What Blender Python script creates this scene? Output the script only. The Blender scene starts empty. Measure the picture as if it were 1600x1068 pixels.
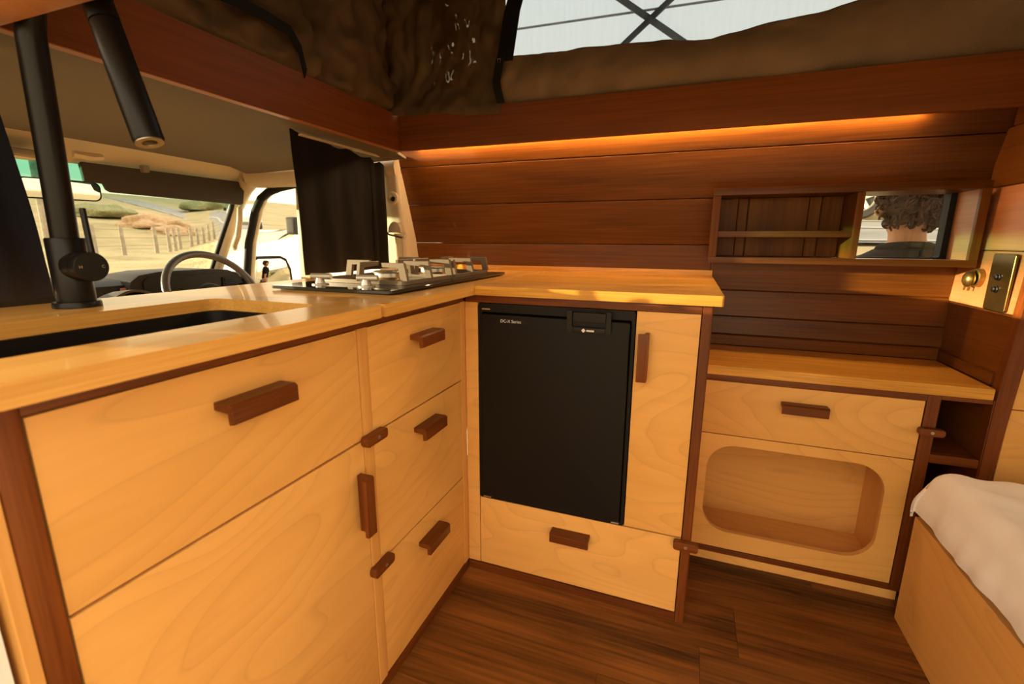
import bpy, bmesh, math, random
from mathutils import Vector, Matrix, noise as mnoise
random.seed(7)
sc = bpy.context.scene
COL = sc.collection
PI = math.pi

# ------------------------------------------------------------------ camera, world, sun, exposure
cam_d = bpy.data.cameras.new('camera')
cam_d.sensor_width = 36.0
cam_d.lens = 726.3757 / 1600 * 36.0
cam_d.clip_start = 0.02
cam_d.clip_end = 500
cam = bpy.data.objects.new('camera', cam_d)
COL.objects.link(cam)
_r = Vector((0.93594078, 0.35213173, 0.00425531))
_u = Vector((-0.07869072, 0.19734570, 0.97717063))
_f = Vector((-0.34325301, 0.91490870, -0.21241338))
_m = Matrix.Identity(4)
for i in range(3):
    _m[i][0] = _r[i]; _m[i][1] = _u[i]; _m[i][2] = -_f[i]
_m[2][3] = 1.10
cam.matrix_world = _m
cam_d.dof.use_dof = True
cam_d.dof.focus_distance = 1.45
cam_d.dof.aperture_fstop = 4.0
sc.camera = cam

world = bpy.data.worlds.new('sky'); sc.world = world
world.use_nodes = True
wn = world.node_tree.nodes; wl = world.node_tree.links
wn.clear()
w_out = wn.new('ShaderNodeOutputWorld'); w_bg = wn.new('ShaderNodeBackground')
w_tc = wn.new('ShaderNodeTexCoord'); w_sep = wn.new('ShaderNodeSeparateXYZ')
w_rmp = wn.new('ShaderNodeValToRGB')
w_rmp.color_ramp.elements[0].position = 0.0; w_rmp.color_ramp.elements[0].color = (1.0, 0.74, 0.41, 1)
w_rmp.color_ramp.elements[1].position = 0.7; w_rmp.color_ramp.elements[1].color = (0.95, 0.86, 0.72, 1)
wl.new(w_tc.outputs['Generated'], w_sep.inputs[0]); wl.new(w_sep.outputs['Z'], w_rmp.inputs[0])
wl.new(w_rmp.outputs[0], w_bg.inputs[0]); wl.new(w_bg.outputs[0], w_out.inputs[0])
w_bg.inputs[1].default_value = 3.0

sun_d = bpy.data.lights.new('sun', 'SUN'); sun_d.energy = 17.0; sun_d.angle = math.radians(0.8)
sun_d.color = (1.0, 0.78, 0.47)
sun = bpy.data.objects.new('sun', sun_d); COL.objects.link(sun)
sun.rotation_euler = Vector((1.0, 0.36, -0.086)).to_track_quat('-Z', 'Y').to_euler()
sun.location = (-8, -4, 4)

sc.view_settings.view_transform = 'Standard'
sc.view_settings.look = 'None'
sc.view_settings.gamma = 1.0
sc.view_settings.use_curve_mapping = False
sc.view_settings.exposure = 0.0

# ------------------------------------------------------------------ materials
def new_mat(name):
    m = bpy.data.materials.new(name); m.use_nodes = True
    nt = m.node_tree
    return m, nt.nodes, nt.links, nt.nodes['Principled BSDF']

def plain(name, col, rough=0.5, metal=0.0, spec=0.5, bump=0.0, bscale=200, var=0.0, vscale=8.0, sheen=0.0):
    m, n, l, b = new_mat(name)
    b.inputs['Base Color'].default_value = (*col, 1)
    b.inputs['Roughness'].default_value = rough
    b.inputs['Metallic'].default_value = metal
    b.inputs['Specular IOR Level'].default_value = spec
    if sheen: b.inputs['Sheen Weight'].default_value = sheen
    tc = n.new('ShaderNodeTexCoord')
    if bump:
        t = n.new('ShaderNodeTexNoise'); t.inputs['Scale'].default_value = bscale; t.inputs['Detail'].default_value = 3
        bp = n.new('ShaderNodeBump'); bp.inputs['Strength'].default_value = bump; bp.inputs['Distance'].default_value = 0.01
        l.new(tc.outputs['Object'], t.inputs['Vector']); l.new(t.outputs['Fac'], bp.inputs['Height']); l.new(bp.outputs[0], b.inputs['Normal'])
    if var:
        t = n.new('ShaderNodeTexNoise'); t.inputs['Scale'].default_value = vscale; t.inputs['Detail'].default_value = 4
        r = n.new('ShaderNodeValToRGB')
        r.color_ramp.elements[0].position = .3; r.color_ramp.elements[1].position = .7
        r.color_ramp.elements[0].color = (*[c * (1 - var) for c in col], 1)
        r.color_ramp.elements[1].color = (*[min(1, c * (1 + var)) for c in col], 1)
        l.new(tc.outputs['Object'], t.inputs['Vector']); l.new(t.outputs['Fac'], r.inputs[0]); l.new(r.outputs[0], b.inputs['Base Color'])
    return m

def wood(name, dark, light, axis='x', scale=9.0, stretch=9.0, rough=0.42, lines=0.0, lfreq=14, lscale=1.6, lstretch=3.0, fine=0.35, randv=0.25, bump=0.08, coat=0.0, spec=0.28):
    """long-grained timber: streak noise along one axis, optional growth-ring contour lines"""
    m, n, l, b = new_mat(name)
    tc = n.new('ShaderNodeTexCoord'); oi = n.new('ShaderNodeObjectInfo')
    off = n.new('ShaderNodeVectorMath'); off.operation = 'SCALE'
    off.inputs[0].default_value = (17.0, 29.0, 41.0)
    l.new(oi.outputs['Random'], off.inputs['Scale'])
    add = n.new('ShaderNodeVectorMath'); add.operation = 'ADD'
    l.new(tc.outputs['Object'], add.inputs[0]); l.new(off.outputs[0], add.inputs[1])
    def mapped(s):
        mp = n.new('ShaderNodeMapping')
        v = [1.0, 1.0, 1.0]; v['xyz'.index(axis)] = 1.0 / s
        mp.inputs['Scale'].default_value = v
        l.new(add.outputs[0], mp.inputs['Vector']); return mp
    mp = mapped(stretch)
    t1 = n.new('ShaderNodeTexNoise'); t1.inputs['Scale'].default_value = scale; t1.inputs['Detail'].default_value = 5; t1.inputs['Distortion'].default_value = 0.5
    l.new(mp.outputs[0], t1.inputs['Vector'])
    mp2 = mapped(stretch * 3)
    t2 = n.new('ShaderNodeTexNoise'); t2.inputs['Scale'].default_value = scale * 16; t2.inputs['Detail'].default_value = 3
    l.new(mp2.outputs[0], t2.inputs['Vector'])
    mx = n.new('ShaderNodeMath'); mx.operation = 'MULTIPLY_ADD'
    mx.inputs[1].default_value = fine
    l.new(t2.outputs['Fac'], mx.inputs[0])
    sub = n.new('ShaderNodeMath'); sub.operation = 'MULTIPLY'; sub.inputs[1].default_value = 1 - fine
    l.new(t1.outputs['Fac'], sub.inputs[0]); l.new(sub.outputs[0], mx.inputs[2])
    r = n.new('ShaderNodeValToRGB')
    r.color_ramp.elements[0].position = .34; r.color_ramp.elements[1].position = .66
    r.color_ramp.elements[0].color = (*dark, 1); r.color_ramp.elements[1].color = (*light, 1)
    l.new(mx.outputs[0], r.inputs[0])
    colo = r.outputs[0]
    if lines:
        mp3 = mapped(lstretch)
        t3 = n.new('ShaderNodeTexNoise'); t3.inputs['Scale'].default_value = lscale; t3.inputs['Detail'].default_value = 1.5; t3.inputs['Distortion'].default_value = 0.6
        l.new(mp3.outputs[0], t3.inputs['Vector'])
        k = n.new('ShaderNodeMath'); k.operation = 'MULTIPLY'; k.inputs[1].default_value = lfreq
        fr = n.new('ShaderNodeMath'); fr.operation = 'FRACT'
        l.new(t3.outputs['Fac'], k.inputs[0]); l.new(k.outputs[0], fr.inputs[0])
        r3 = n.new('ShaderNodeValToRGB')
        e = r3.color_ramp.elements
        e[0].position = 0.0; e[0].color = (1, 1, 1, 1); e[1].position = 0.10; e[1].color = (0, 0, 0, 1)
        e2 = e.new(0.55); e2.color = (0, 0, 0, 1); e3 = e.new(1.0); e3.color = (.45, .45, .45, 1)
        l.new(fr.outputs[0], r3.inputs[0])
        mk = n.new('ShaderNodeMath'); mk.operation = 'MULTIPLY'; mk.inputs[1].default_value = lines
        l.new(r3.outputs[0], mk.inputs[0])
        mc = n.new('ShaderNodeMixRGB'); mc.blend_type = 'MIX'
        mc.inputs['Color2'].default_value = (*[c * .45 for c in dark], 1)
        l.new(mk.outputs[0], mc.inputs[0]); l.new(colo, mc.inputs['Color1']); colo = mc.outputs[0]
    hs = n.new('ShaderNodeHueSaturation')
    mr = n.new('ShaderNodeMapRange'); mr.inputs[3].default_value = 1 - randv; mr.inputs[4].default_value = 1 + randv
    l.new(oi.outputs['Random'], mr.inputs[0]); l.new(mr.outputs[0], hs.inputs['Value']); l.new(colo, hs.inputs['Color'])
    l.new(hs.outputs[0], b.inputs['Base Color'])
    b.inputs['Roughness'].default_value = rough
    b.inputs['Coat Weight'].default_value = coat
    b.inputs['Specular IOR Level'].default_value = spec
    if bump:
        bp = n.new('ShaderNodeBump'); bp.inputs['Strength'].default_value = bump; bp.inputs['Distance'].default_value = 0.004
        l.new(mx.outputs[0], bp.inputs['Height']); l.new(bp.outputs[0], b.inputs['Normal'])
    return m

def clear(name, tint, gloss=0.06, rough=0.0):
    m, n, l, b = new_mat(name); n.remove(b)
    o = n['Material Output']
    t = n.new('ShaderNodeBsdfTransparent'); t.inputs[0].default_value = (*tint, 1)
    g = n.new('ShaderNodeBsdfGlossy'); g.inputs['Roughness'].default_value = rough
    mx = n.new('ShaderNodeMixShader'); mx.inputs[0].default_value = gloss
    l.new(t.outputs[0], mx.inputs[1]); l.new(g.outputs[0], mx.inputs[2]); l.new(mx.outputs[0], o.inputs[0])
    return m, n, l, t

PLY_D = (0.69, 0.345, 0.084); PLY_L = (0.81, 0.435, 0.128)
M = {}
M['ply_x'] = wood('birch_ply_x', PLY_D, PLY_L, 'x', 3.0, 4, .38, lines=.24, lfreq=17, lscale=3.0, lstretch=3.2, fine=.25, randv=.03, bump=.02)
M['ply_y'] = wood('birch_ply_y', PLY_D, PLY_L, 'y', 3.0, 4, .38, lines=.22, lfreq=17, lscale=3.0, lstretch=3.2, fine=.25, randv=.03, bump=.02)
M['ply_z'] = wood('birch_ply_z', (.58, .275, .066), (.72, .37, .105), 'z', 6, 8, .4, fine=.4, randv=.03, bump=.02)
M['maho_x'] = wood('mahogany_x', (0.088, 0.0205, 0.0032), (0.20, 0.053, 0.0085), 'x', 14, 12, .38, fine=.5, randv=.08)
M['maho_y'] = wood('mahogany_y', (0.088, 0.0205, 0.0032), (0.20, 0.053, 0.0085), 'y', 14, 12, .38, fine=.5, randv=.08)
M['maho_z'] = wood('mahogany_z', (0.088, 0.0205, 0.0032), (0.20, 0.053, 0.0085), 'z', 14, 12, .38, fine=.5, randv=.08)
M['cedar_x'] = wood('cedar_x', (0.070, 0.0185, 0.0016), (0.175, 0.054, 0.0042), 'x', 10, 12, .36, fine=.4, randv=.07)
M['cedar_y'] = wood('cedar_y', (0.085, 0.023, 0.0025), (0.19, 0.058, 0.006), 'y', 10, 12, .38, fine=.4, randv=.07)
M['cedar_z'] = wood('cedar_z', (0.105, 0.030, 0.003), (0.235, 0.078, 0.007), 'z', 10, 12, .42, fine=.4, randv=.07, spec=.2)
M['beam_x'] = wood('beam_wood_x', (0.15, 0.040, 0.008), (0.27, 0.078, 0.014), 'x', 8, 14, .42, fine=.4, randv=.04)
M['beam_y'] = wood('beam_wood_y', (0.15, 0.040, 0.008), (0.27, 0.078, 0.014), 'y', 8, 14, .42, fine=.4, randv=.04)
M['pale_sunlit_y'] = wood('pale_sunlit_wood', (0.36, 0.130, 0.046), (0.52, 0.205, 0.080), 'y', 9, 10, .38, fine=.4, randv=.06)  # pale trim wood, also the sunlit colour of return panel boards and jamb
M['oak_x'] = wood('oak_worktop_x', (0.45, 0.185, 0.018), (0.80, 0.40, 0.068), 'x', 16, 14, .30, fine=.45, randv=.03, coat=.12)
M['oak_y'] = wood('oak_worktop_y', (0.58, 0.28, 0.055), (0.80, 0.43, 0.110), 'y', 14, 14, .26, fine=.45, randv=.03, coat=.18)
M['walnut'] = wood('walnut_floor', (0.026, 0.0080, 0.0020), (0.30, 0.105, 0.019), 'x', 6, 8, .36, lines=.4, lfreq=12, lscale=3.2, lstretch=14, fine=.35, randv=.10, bump=.1)
M['black'] = plain('matt_black', (0.008, 0.0065, 0.0055), .42, spec=.25, bump=.02, bscale=500)
M['black_metal'] = plain('satin_black_metal', (0.0085, 0.007, 0.006), .36, metal=.15, spec=.28)
M['fridge_black'] = plain('fridge_black', (0.0075, 0.0055, 0.0042), .5, spec=.2, bump=.03, bscale=700)
M['rubber'] = plain('black_rubber', (0.010, 0.009, 0.008), .7, spec=.25, bump=.05)
M['dash'] = plain('dash_plastic', (0.016, 0.0125, 0.010), .6, spec=.25, bump=.1, bscale=600)
M['cream'] = plain('cream_paint', (0.62, 0.50, 0.34), .4, var=.04)
M['headliner'] = plain('grey_headliner', (0.17, 0.135, 0.09), .95, bump=.25, bscale=900)
M['white_paint'] = plain('white_car_paint', (0.80, 0.78, 0.74), .25, var=.03)
M['canvas'] = plain('brown_canvas', (0.12, 0.068, 0.026), .7, bump=.2, bscale=500, var=.25, vscale=5)
M['canvas_l'] = plain('tan_canvas', (0.23, 0.145, 0.078), .8, bump=.2, bscale=500, var=.15, vscale=5)
M['curtain_k'] = plain('dark_curtain', (0.0085, 0.0060, 0.0050), .9, spec=.2, bump=.15, bscale=700, sheen=.02)
M['curtain_n'] = plain('navy_curtain', (0.007, 0.0075, 0.013), .9, spec=.2, bump=.15, bscale=700, sheen=.02)
M['sheet'] = plain('white_sheet', (0.84, 0.78, 0.72), .9, bump=.25, bscale=14, sheen=.1)
M['brass'] = plain('aged_brass', (0.38, 0.24, 0.07), .32, metal=.9, var=.2, vscale=60)
M['bronze'] = plain('bronze_plate', (0.135, 0.082, 0.024), .28, metal=.85, var=.2, vscale=12)
M['steel'] = plain('steel', (0.62, 0.58, 0.52), .3, metal=1.0)
M['alum'] = plain('burner_aluminium', (0.70, 0.66, 0.60), .35, metal=.9)
M['iron'] = plain('enamelled_iron', (0.16, 0.115, 0.068), .45, bump=.05, bscale=400)
M['hob_glass'] = plain('black_hob_glass', (0.012, 0.012, 0.010), .05, spec=.7)
M['knob'] = plain('silver_knob', (0.50, 0.45, 0.38), .35, metal=.6)
M['print'] = plain('white_print', (0.75, 0.70, 0.66), .6)
M['screw'] = plain('screw_metal', (0.5, 0.45, 0.36), .35, metal=.9)
M['strap'] = plain('beige_webbing', (0.52, 0.42, 0.28), .8, bump=.2, bscale=500)
M['visor'] = plain('visor_vinyl', (0.040, 0.030, 0.022), .7, bump=.1, bscale=400)
M['plast_grey'] = plain('grey_plastic', (0.22, 0.19, 0.15), .5)
M['wheel'] = plain('steering_leather', (0.085, 0.08, 0.075), .33)
M['orange'] = plain('hazard_button', (0.35, 0.10, 0.04), .5)
M['mirror'] = plain('mirror_silver', (0.85, 0.83, 0.8), .02, metal=1.0)
M['skin'] = plain('skin', (0.38, 0.165, 0.075), .55, spec=.3, var=.08, vscale=30)
M['hair'] = plain('brown_hair', (0.034, 0.016, 0.006), .55, spec=.2, var=.4, vscale=40)
M['shirt'] = plain('black_shirt', (0.006, 0.006, 0.007), .9, spec=.1, bump=.1, bscale=400)
M['denim'] = plain('dark_denim', (0.03, 0.04, 0.07), .9, bump=.1, bscale=500)
M['asphalt'] = plain('asphalt', (0.24, 0.225, 0.205), .9, bump=.3, bscale=60, var=.12, vscale=2)
M['roadpaint'] = plain('road_paint', (0.42, 0.40, 0.36), .8)
M['post'] = plain('weathered_post', (0.33, 0.28, 0.21), .9, bump=.4, bscale=40, var=.2)
M['leaf'] = plain('hedge_leaf', (0.21, 0.20, 0.085), .9, var=.3, vscale=6)  # foliage paled to put distance haze into its colour
M['tyre'] = plain('tyre', (0.03, 0.03, 0.03), .8)
M['carglass'] = plain('car_glass', (0.02, 0.022, 0.025), .05, spec=.8)
M['redlamp'] = plain('red_lamp', (0.35, 0.02, 0.015), .3)
M['dark_in'] = plain('dark_void', (0.02, 0.012, 0.008), .8)
M['drygrass'] = plain('dry_grass', (0.36, 0.285, 0.135), .9, var=.12, vscale=3)

def ground_mat():
    m, n, l, b = new_mat('dry_field')
    tc = n.new('ShaderNodeTexCoord')
    t = n.new('ShaderNodeTexNoise'); t.inputs['Scale'].default_value = .35; t.inputs['Detail'].default_value = 8; t.inputs['Roughness'].default_value = .65
    r = n.new('ShaderNodeValToRGB'); e = r.color_ramp.elements
    e[0].position = .32; e[0].color = (.24, .195, .085, 1); e[1].position = .68; e[1].color = (.44, .32, .17, 1)
    k = e.new(.5); k.color = (.34, .275, .13, 1)
    l.new(tc.outputs['Object'], t.inputs['Vector']); l.new(t.outputs['Fac'], r.inputs[0]); l.new(r.outputs[0], b.inputs['Base Color'])
    b.inputs['Roughness'].default_value = .95
    t2 = n.new('ShaderNodeTexNoise'); t2.inputs['Scale'].default_value = 8; t2.inputs['Detail'].default_value = 6
    bp = n.new('ShaderNodeBump'); bp.inputs['Strength'].default_value = .6; bp.inputs['Distance'].default_value = .1
    l.new(tc.outputs['Object'], t2.inputs['Vector']); l.new(t2.outputs['Fac'], bp.inputs['Height']); l.new(bp.outputs[0], b.inputs['Normal'])
    return m
M['field'] = ground_mat()

M['glass'], *_ = clear('window_glass', (.90, .92, .90), .05)
M['screen'], _n, _l, _t = clear('windscreen_glass', (.86, .88, .84), .04)
# the tinted sun band across the top of the windscreen
_tc = _n.new('ShaderNodeTexCoord'); _sp = _n.new('ShaderNodeSeparateXYZ'); _rr = _n.new('ShaderNodeValToRGB')
_mr = _n.new('ShaderNodeMapRange'); _mr.inputs[1].default_value = 0.30; _mr.inputs[2].default_value = 0.47
_l.new(_tc.outputs['Object'], _sp.inputs[0]); _l.new(_sp.outputs['Z'], _mr.inputs[0]); _l.new(_mr.outputs[0], _rr.inputs[0])
_rr.color_ramp.elements[0].color = (.86, .88, .84, 1); _rr.color_ramp.elements[1].color = (.10, .34, .30, 1)
_rr.color_ramp.elements[0].position = .1; _rr.color_ramp.elements[1].position = .8
_l.new(_rr.outputs[0], _t.inputs[0])
M['plastic'], *_ = clear('clear_vinyl', (.93, .88, .78), .10, .08)

def mesh_mat():
    m, n, l, b = new_mat('insect_mesh'); n.remove(b); o = n['Material Output']
    t = n.new('ShaderNodeBsdfTransparent'); t.inputs[0].default_value = (.245, .315, .405, 1)
    d = n.new('ShaderNodeBsdfTranslucent'); d.inputs[0].default_value = (.28, .33, .39, 1)
    mx = n.new('ShaderNodeMixShader')
    tc = n.new('ShaderNodeTexCoord'); w = n.new('ShaderNodeTexNoise'); w.inputs['Scale'].default_value = 60; w.inputs['Detail'].default_value = 4
    mp = n.new('ShaderNodeMapping'); mp.inputs['Scale'].default_value = (1, 1, .12)
    l.new(tc.outputs['Object'], mp.inputs[0]); l.new(mp.outputs[0], w.inputs['Vector'])
    mr = n.new('ShaderNodeMapRange'); mr.inputs[3].default_value = .05; mr.inputs[4].default_value = .30
    l.new(w.outputs['Fac'], mr.inputs[0]); l.new(mr.outputs[0], mx.inputs[0])
    l.new(t.outputs[0], mx.inputs[1]); l.new(d.outputs[0], mx.inputs[2]); l.new(mx.outputs[0], o.inputs[0])
    return m
M['mesh'] = mesh_mat()

def emit(name, col, s):
    m, n, l, b = new_mat(name)
    b.inputs['Base Color'].default_value = (*col, 1)
    b.inputs['Emission Color'].default_value = (*col, 1); b.inputs['Emission Strength'].default_value = s
    return m
M['led'] = emit('warm_led', (1.0, .66, .32), 120.0)

# ------------------------------------------------------------------ helpers
ORG = {}
def bm_new(): return bmesh.new()

def box(bm, x0, x1, y0, y1, z0, z1, bev=0.0, seg=2):
    vs = [bm.verts.new(p) for p in ((x0, y0, z0), (x1, y0, z0), (x1, y1, z0), (x0, y1, z0), (x0, y0, z1), (x1, y0, z1), (x1, y1, z1), (x0, y1, z1))]
    fs = [bm.faces.new([vs[i] for i in q]) for q in ((0, 3, 2, 1), (4, 5, 6, 7), (0, 1, 5, 4), (1, 2, 6, 5), (2, 3, 7, 6), (3, 0, 4, 7))]
    if bev:
        es = list({e for f in fs for e in f.edges})
        bmesh.ops.bevel(bm, geom=es, offset=bev, segments=seg, affect='EDGES', profile=.7)
    return bm

def mapax(axis, a, p, q):
    return {'x': (a, p, q), 'y': (p, a, q), 'z': (p, q, a)}[axis]

def prism(bm, poly, axis, a0, a1, bev=0.0, seg=2, shear=None):
    """extrude a 2-D outline along an axis (poly holds the two other coordinates in x,y,z order)"""
    A = [bm.verts.new(mapax(axis, a0, *p)) for p in poly]
    Bv = [bm.verts.new(mapax(axis, a1, *p)) for p in poly]
    n = len(poly)
    f1 = bm.faces.new(A); f2 = bm.faces.new(Bv[::-1])
    fs = [f1, f2]
    for i in range(n):
        fs.append(bm.faces.new([A[i], Bv[i], Bv[(i + 1) % n], A[(i + 1) % n]]))
    bmesh.ops.recalc_face_normals(bm, faces=fs)
    if bev:
        es = list(set(f1.edges) | set(f2.edges))
        bmesh.ops.bevel(bm, geom=es, offset=bev, segments=seg, affect='EDGES', profile=.7)
    return bm

def rrect(p0, p1, q0, q1, r, n=6):
    out = []
    for cx, cy, a0 in ((p1 - r, q1 - r, 0), (p0 + r, q1 - r, PI / 2), (p0 + r, q0 + r, PI), (p1 - r, q0 + r, 1.5 * PI)):
        for i in range(n + 1):
            a = a0 + i / n * PI / 2
            out.append((cx + r * math.cos(a), cy + r * math.sin(a)))
    return out

def plate_hole(bm, outer, inner, axis, a0, a1):
    """plate with a hole; outer and inner outlines must have the same number of points (matched by index)"""
    n = len(outer)
    L = []
    for a in (a0, a1):
        L.append(([bm.verts.new(mapax(axis, a, *p)) for p in outer], [bm.verts.new(mapax(axis, a, *p)) for p in inner]))
    fs = []
    for k in range(2):
        o, i_ = L[k]
        for j in range(n):
            fs.append(bm.faces.new([o[j], o[(j + 1) % n], i_[(j + 1) % n], i_[j]]))
    for j in range(n):
        jn = (j + 1) % n
        fs.append(bm.faces.new([L[0][0][j], L[0][0][jn], L[1][0][jn], L[1][0][j]]))
        fs.append(bm.faces.new([L[0][1][j], L[0][1][jn], L[1][1][jn], L[1][1][j]]))
    bmesh.ops.recalc_face_normals(bm, faces=fs)
    return bm

def rect_like(inner, p0, p1, q0, q1):
    """outer rectangle sampled to pair with a rrect() outline"""
    out = []
    n = len(inner) // 4
    cor = [(p1, q1), (p0, q1), (p0, q0), (p1, q0)]
    for c in cor:
        out += [c] * n
    # distribute: clamp the inner point's direction to the rectangle border to avoid degenerate quads
    res = []
    for k, (ip, iq) in enumerate(inner):
        c = cor[k // n]; j = (k % n) / (n - 1)
        if k // n == 0: a, b = (p1, iq), (ip, q1)
        elif k // n == 1: a, b = (ip, q1), (p0, iq)
        elif k // n == 2: a, b = (p0, iq), (ip, q0)
        else: a, b = (ip, q0), (p1, iq)
        if j < .5: t = j * 2; res.append((a[0] + (c[0] - a[0]) * t, a[1] + (c[1] - a[1]) * t))
        else: t = (j - .5) * 2; res.append((c[0] + (b[0] - c[0]) * t, c[1] + (b[1] - c[1]) * t))
    return res

def frame_basis(d):
    d = d.normalized()
    up = Vector((0, 0, 1)) if abs(d.z) < .9 else Vector((1, 0, 0))
    s = d.cross(up).normalized(); t = s.cross(d).normalized()
    return s, t

def tube(bm, pts, r, seg=12, caps=True, closed=False, flat=1.0):
    pts = [Vector(p) for p in pts]; n = len(pts)
    rs = r if isinstance(r, (list, tuple)) else [r] * n
    rings = []; ps = None
    for i, p in enumerate(pts):
        if closed: d = pts[(i + 1) % n] - pts[i - 1]
        else: d = pts[min(i + 1, n - 1)] - pts[max(i - 1, 0)]
        d.normalize()
        if ps is None: s, t = frame_basis(d)
        else:
            s = (ps - d * ps.dot(d)).normalized(); t = s.cross(d).normalized()
        ps = s
        rings.append([bm.verts.new(p + rs[i] * (math.cos(a) * s + flat * math.sin(a) * t)) for a in [k * 2 * PI / seg for k in range(seg)]])
    fs = []
    for i in range(n if closed else n - 1):
        A, Bv = rings[i], rings[(i + 1) % n]
        for k in range(seg):
            fs.append(bm.faces.new([A[k], A[(k + 1) % seg], Bv[(k + 1) % seg], Bv[k]]))
    if caps and not closed:
        fs.append(bm.faces.new(rings[0][::-1])); fs.append(bm.faces.new(rings[-1]))
    bmesh.ops.recalc_face_normals(bm, faces=fs)
    return bm

def lathe(bm, prof, c, axis=(0, 0, 1), seg=28):
    """prof: list of (radius, height along axis)"""
    ax = Vector(axis).normalized(); s, t = frame_basis(ax); c = Vector(c)
    rings = []
    for r, h in prof:
        rings.append([bm.verts.new(c + ax * h + max(r, 1e-5) * (math.cos(a) * s + math.sin(a) * t)) for a in [k * 2 * PI / seg for k in range(seg)]])
    fs = []
    for i in range(len(rings) - 1):
        for k in range(seg):
            fs.append(bm.faces.new([rings[i][k], rings[i][(k + 1) % seg], rings[i + 1][(k + 1) % seg], rings[i + 1][k]]))
    fs.append(bm.faces.new(rings[0][::-1])); fs.append(bm.faces.new(rings[-1]))
    bmesh.ops.recalc_face_normals(bm, faces=fs)
    return bm

def surf(bm, fn, nu, nv, thick=0.0):
    """grid surface from fn(u,v) with u,v in 0..1; thick offsets a second skin along the normals"""
    G = [[Vector(fn(i / nu, j / nv)) for j in range(nv + 1)] for i in range(nu + 1)]
    V = [[bm.verts.new(p) for p in row] for row in G]
    fs = [bm.faces.new([V[i][j], V[i + 1][j], V[i + 1][j + 1], V[i][j + 1]]) for i in range(nu) for j in range(nv)]
    if thick:
        bm.normal_update()
        W = [[bm.verts.new(V[i][j].co - V[i][j].normal * thick) for j in range(nv + 1)] for i in range(nu + 1)]
        for i in range(nu):
            for j in range(nv):
                bm.faces.new([W[i][j], W[i][j + 1], W[i + 1][j + 1], W[i + 1][j]])
        for i in range(nu):
            bm.faces.new([V[i][0], W[i][0], W[i + 1][0], V[i + 1][0]]); bm.faces.new([V[i][nv], V[i + 1][nv], W[i + 1][nv], W[i][nv]])
        for j in range(nv):
            bm.faces.new([V[0][j], V[0][j + 1], W[0][j + 1], W[0][j]]); bm.faces.new([V[nu][j], W[nu][j], W[nu][j + 1], V[nu][j + 1]])
    return bm

def obj(name, bm, mat, parent=None, label=None, smooth=35, origin=None):
    """link a bmesh given in world coordinates as one mesh object under parent"""
    zs = [v.co for v in bm.verts]
    lo = Vector([min(c[i] for c in zs) for i in range(3)]); hi = Vector([max(c[i] for c in zs) for i in range(3)])
    if origin is None: origin = Vector(((lo.x + hi.x) / 2, (lo.y + hi.y) / 2, lo.z))
    bmesh.ops.translate(bm, verts=bm.verts, vec=-Vector(origin))
    me = bpy.data.meshes.new(name); bm.to_mesh(me); bm.free()
    if smooth:
        me.polygons.foreach_set('use_smooth', [True] * len(me.polygons))
        me.set_sharp_from_angle(angle=math.radians(smooth))
    me.materials.append(M[mat] if isinstance(mat, str) else mat)
    o = bpy.data.objects.new(name, me); COL.objects.link(o)
    place(o, origin, parent)
    if label: o['label'] = label
    return o

def place(o, origin, parent):
    ORG[o.name] = Vector(origin)
    if parent is not None:
        o.parent = parent; o.location = Vector(origin) - ORG[parent.name]
    else: o.location = origin

def like(src, dx, parent):
    """a copy of a part (sharing its mesh) moved by dx"""
    c = src.copy(); COL.objects.link(c)
    place(c, ORG[src.name] + Vector(dx), parent)
    for ch in list(src.children):
        d = ch.copy(); COL.objects.link(d); place(d, ORG[ch.name] + Vector(dx), c)
    return c

def thing(name, loc, label, cat, group=None):
    o = bpy.data.objects.new(name, None); COL.objects.link(o); o.location = loc; ORG[o.name] = Vector(loc)
    o.empty_display_size = .05
    return tag(o, label, cat, group)
def tag(o, label, cat, group=None):
    o['label'] = label; o['category'] = cat
    if group: o['group'] = group
    return o
def struct(o, label=None):
    o['kind'] = 'structure'
    if label: o['label'] = label
    return o
def sempty(name, loc, label=None):
    o = bpy.data.objects.new(name, None); COL.objects.link(o); o.location = loc; ORG[o.name] = Vector(loc)
    return struct(o, label)
def text(name, body, size, loc, rot, mat, parent):
    cu = bpy.data.curves.new(name, 'FONT'); cu.body = body; cu.size = size; cu.extrude = 0.0002; cu.align_x = 'CENTER'; cu.align_y = 'CENTER'
    t = bpy.data.objects.new(name, cu); COL.objects.link(t)
    dg = bpy.context.evaluated_depsgraph_get(); dg.update()
    me = bpy.data.meshes.new_from_object(t.evaluated_get(dg)); bpy.data.objects.remove(t)
    me.materials.clear(); me.materials.append(M[mat])
    o = bpy.data.objects.new(name, me); COL.objects.link(o)
    o.rotation_euler = rot; place(o, loc, parent); return o
def lerp(a, b, t): return a + (b - a) * t
def sstep(a, b, x):
    t = max(0, min(1, (x - a) / (b - a))); return t * t * (3 - 2 * t)
def nz(x, y, z=0.0): return mnoise.noise(Vector((x, y, z)))
# ------------------------------------------------------------------ the van shell
ZT = 0.971          # worktop top
ZB = 0.945          # worktop underside
FX = -0.632         # face of the sink cabinet
FY = 1.270          # face of the fridge cabinet
SY = 1.600          # face of the low cabinet
WALLP = [(0.0, 1.93), (0.70, 1.955), (0.752, 1.962), (0.92, 1.984), (1.0, 1.985), (1.09, 1.975), (1.259, 1.935), (1.42, 1.89), (1.60, 1.84)]
def WY(z):
    for (a, p), (b, q) in zip(WALLP, WALLP[1:]):
        if z <= b: return lerp(p, q, (z - a) / (b - a))
    return WALLP[-1][1]

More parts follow.
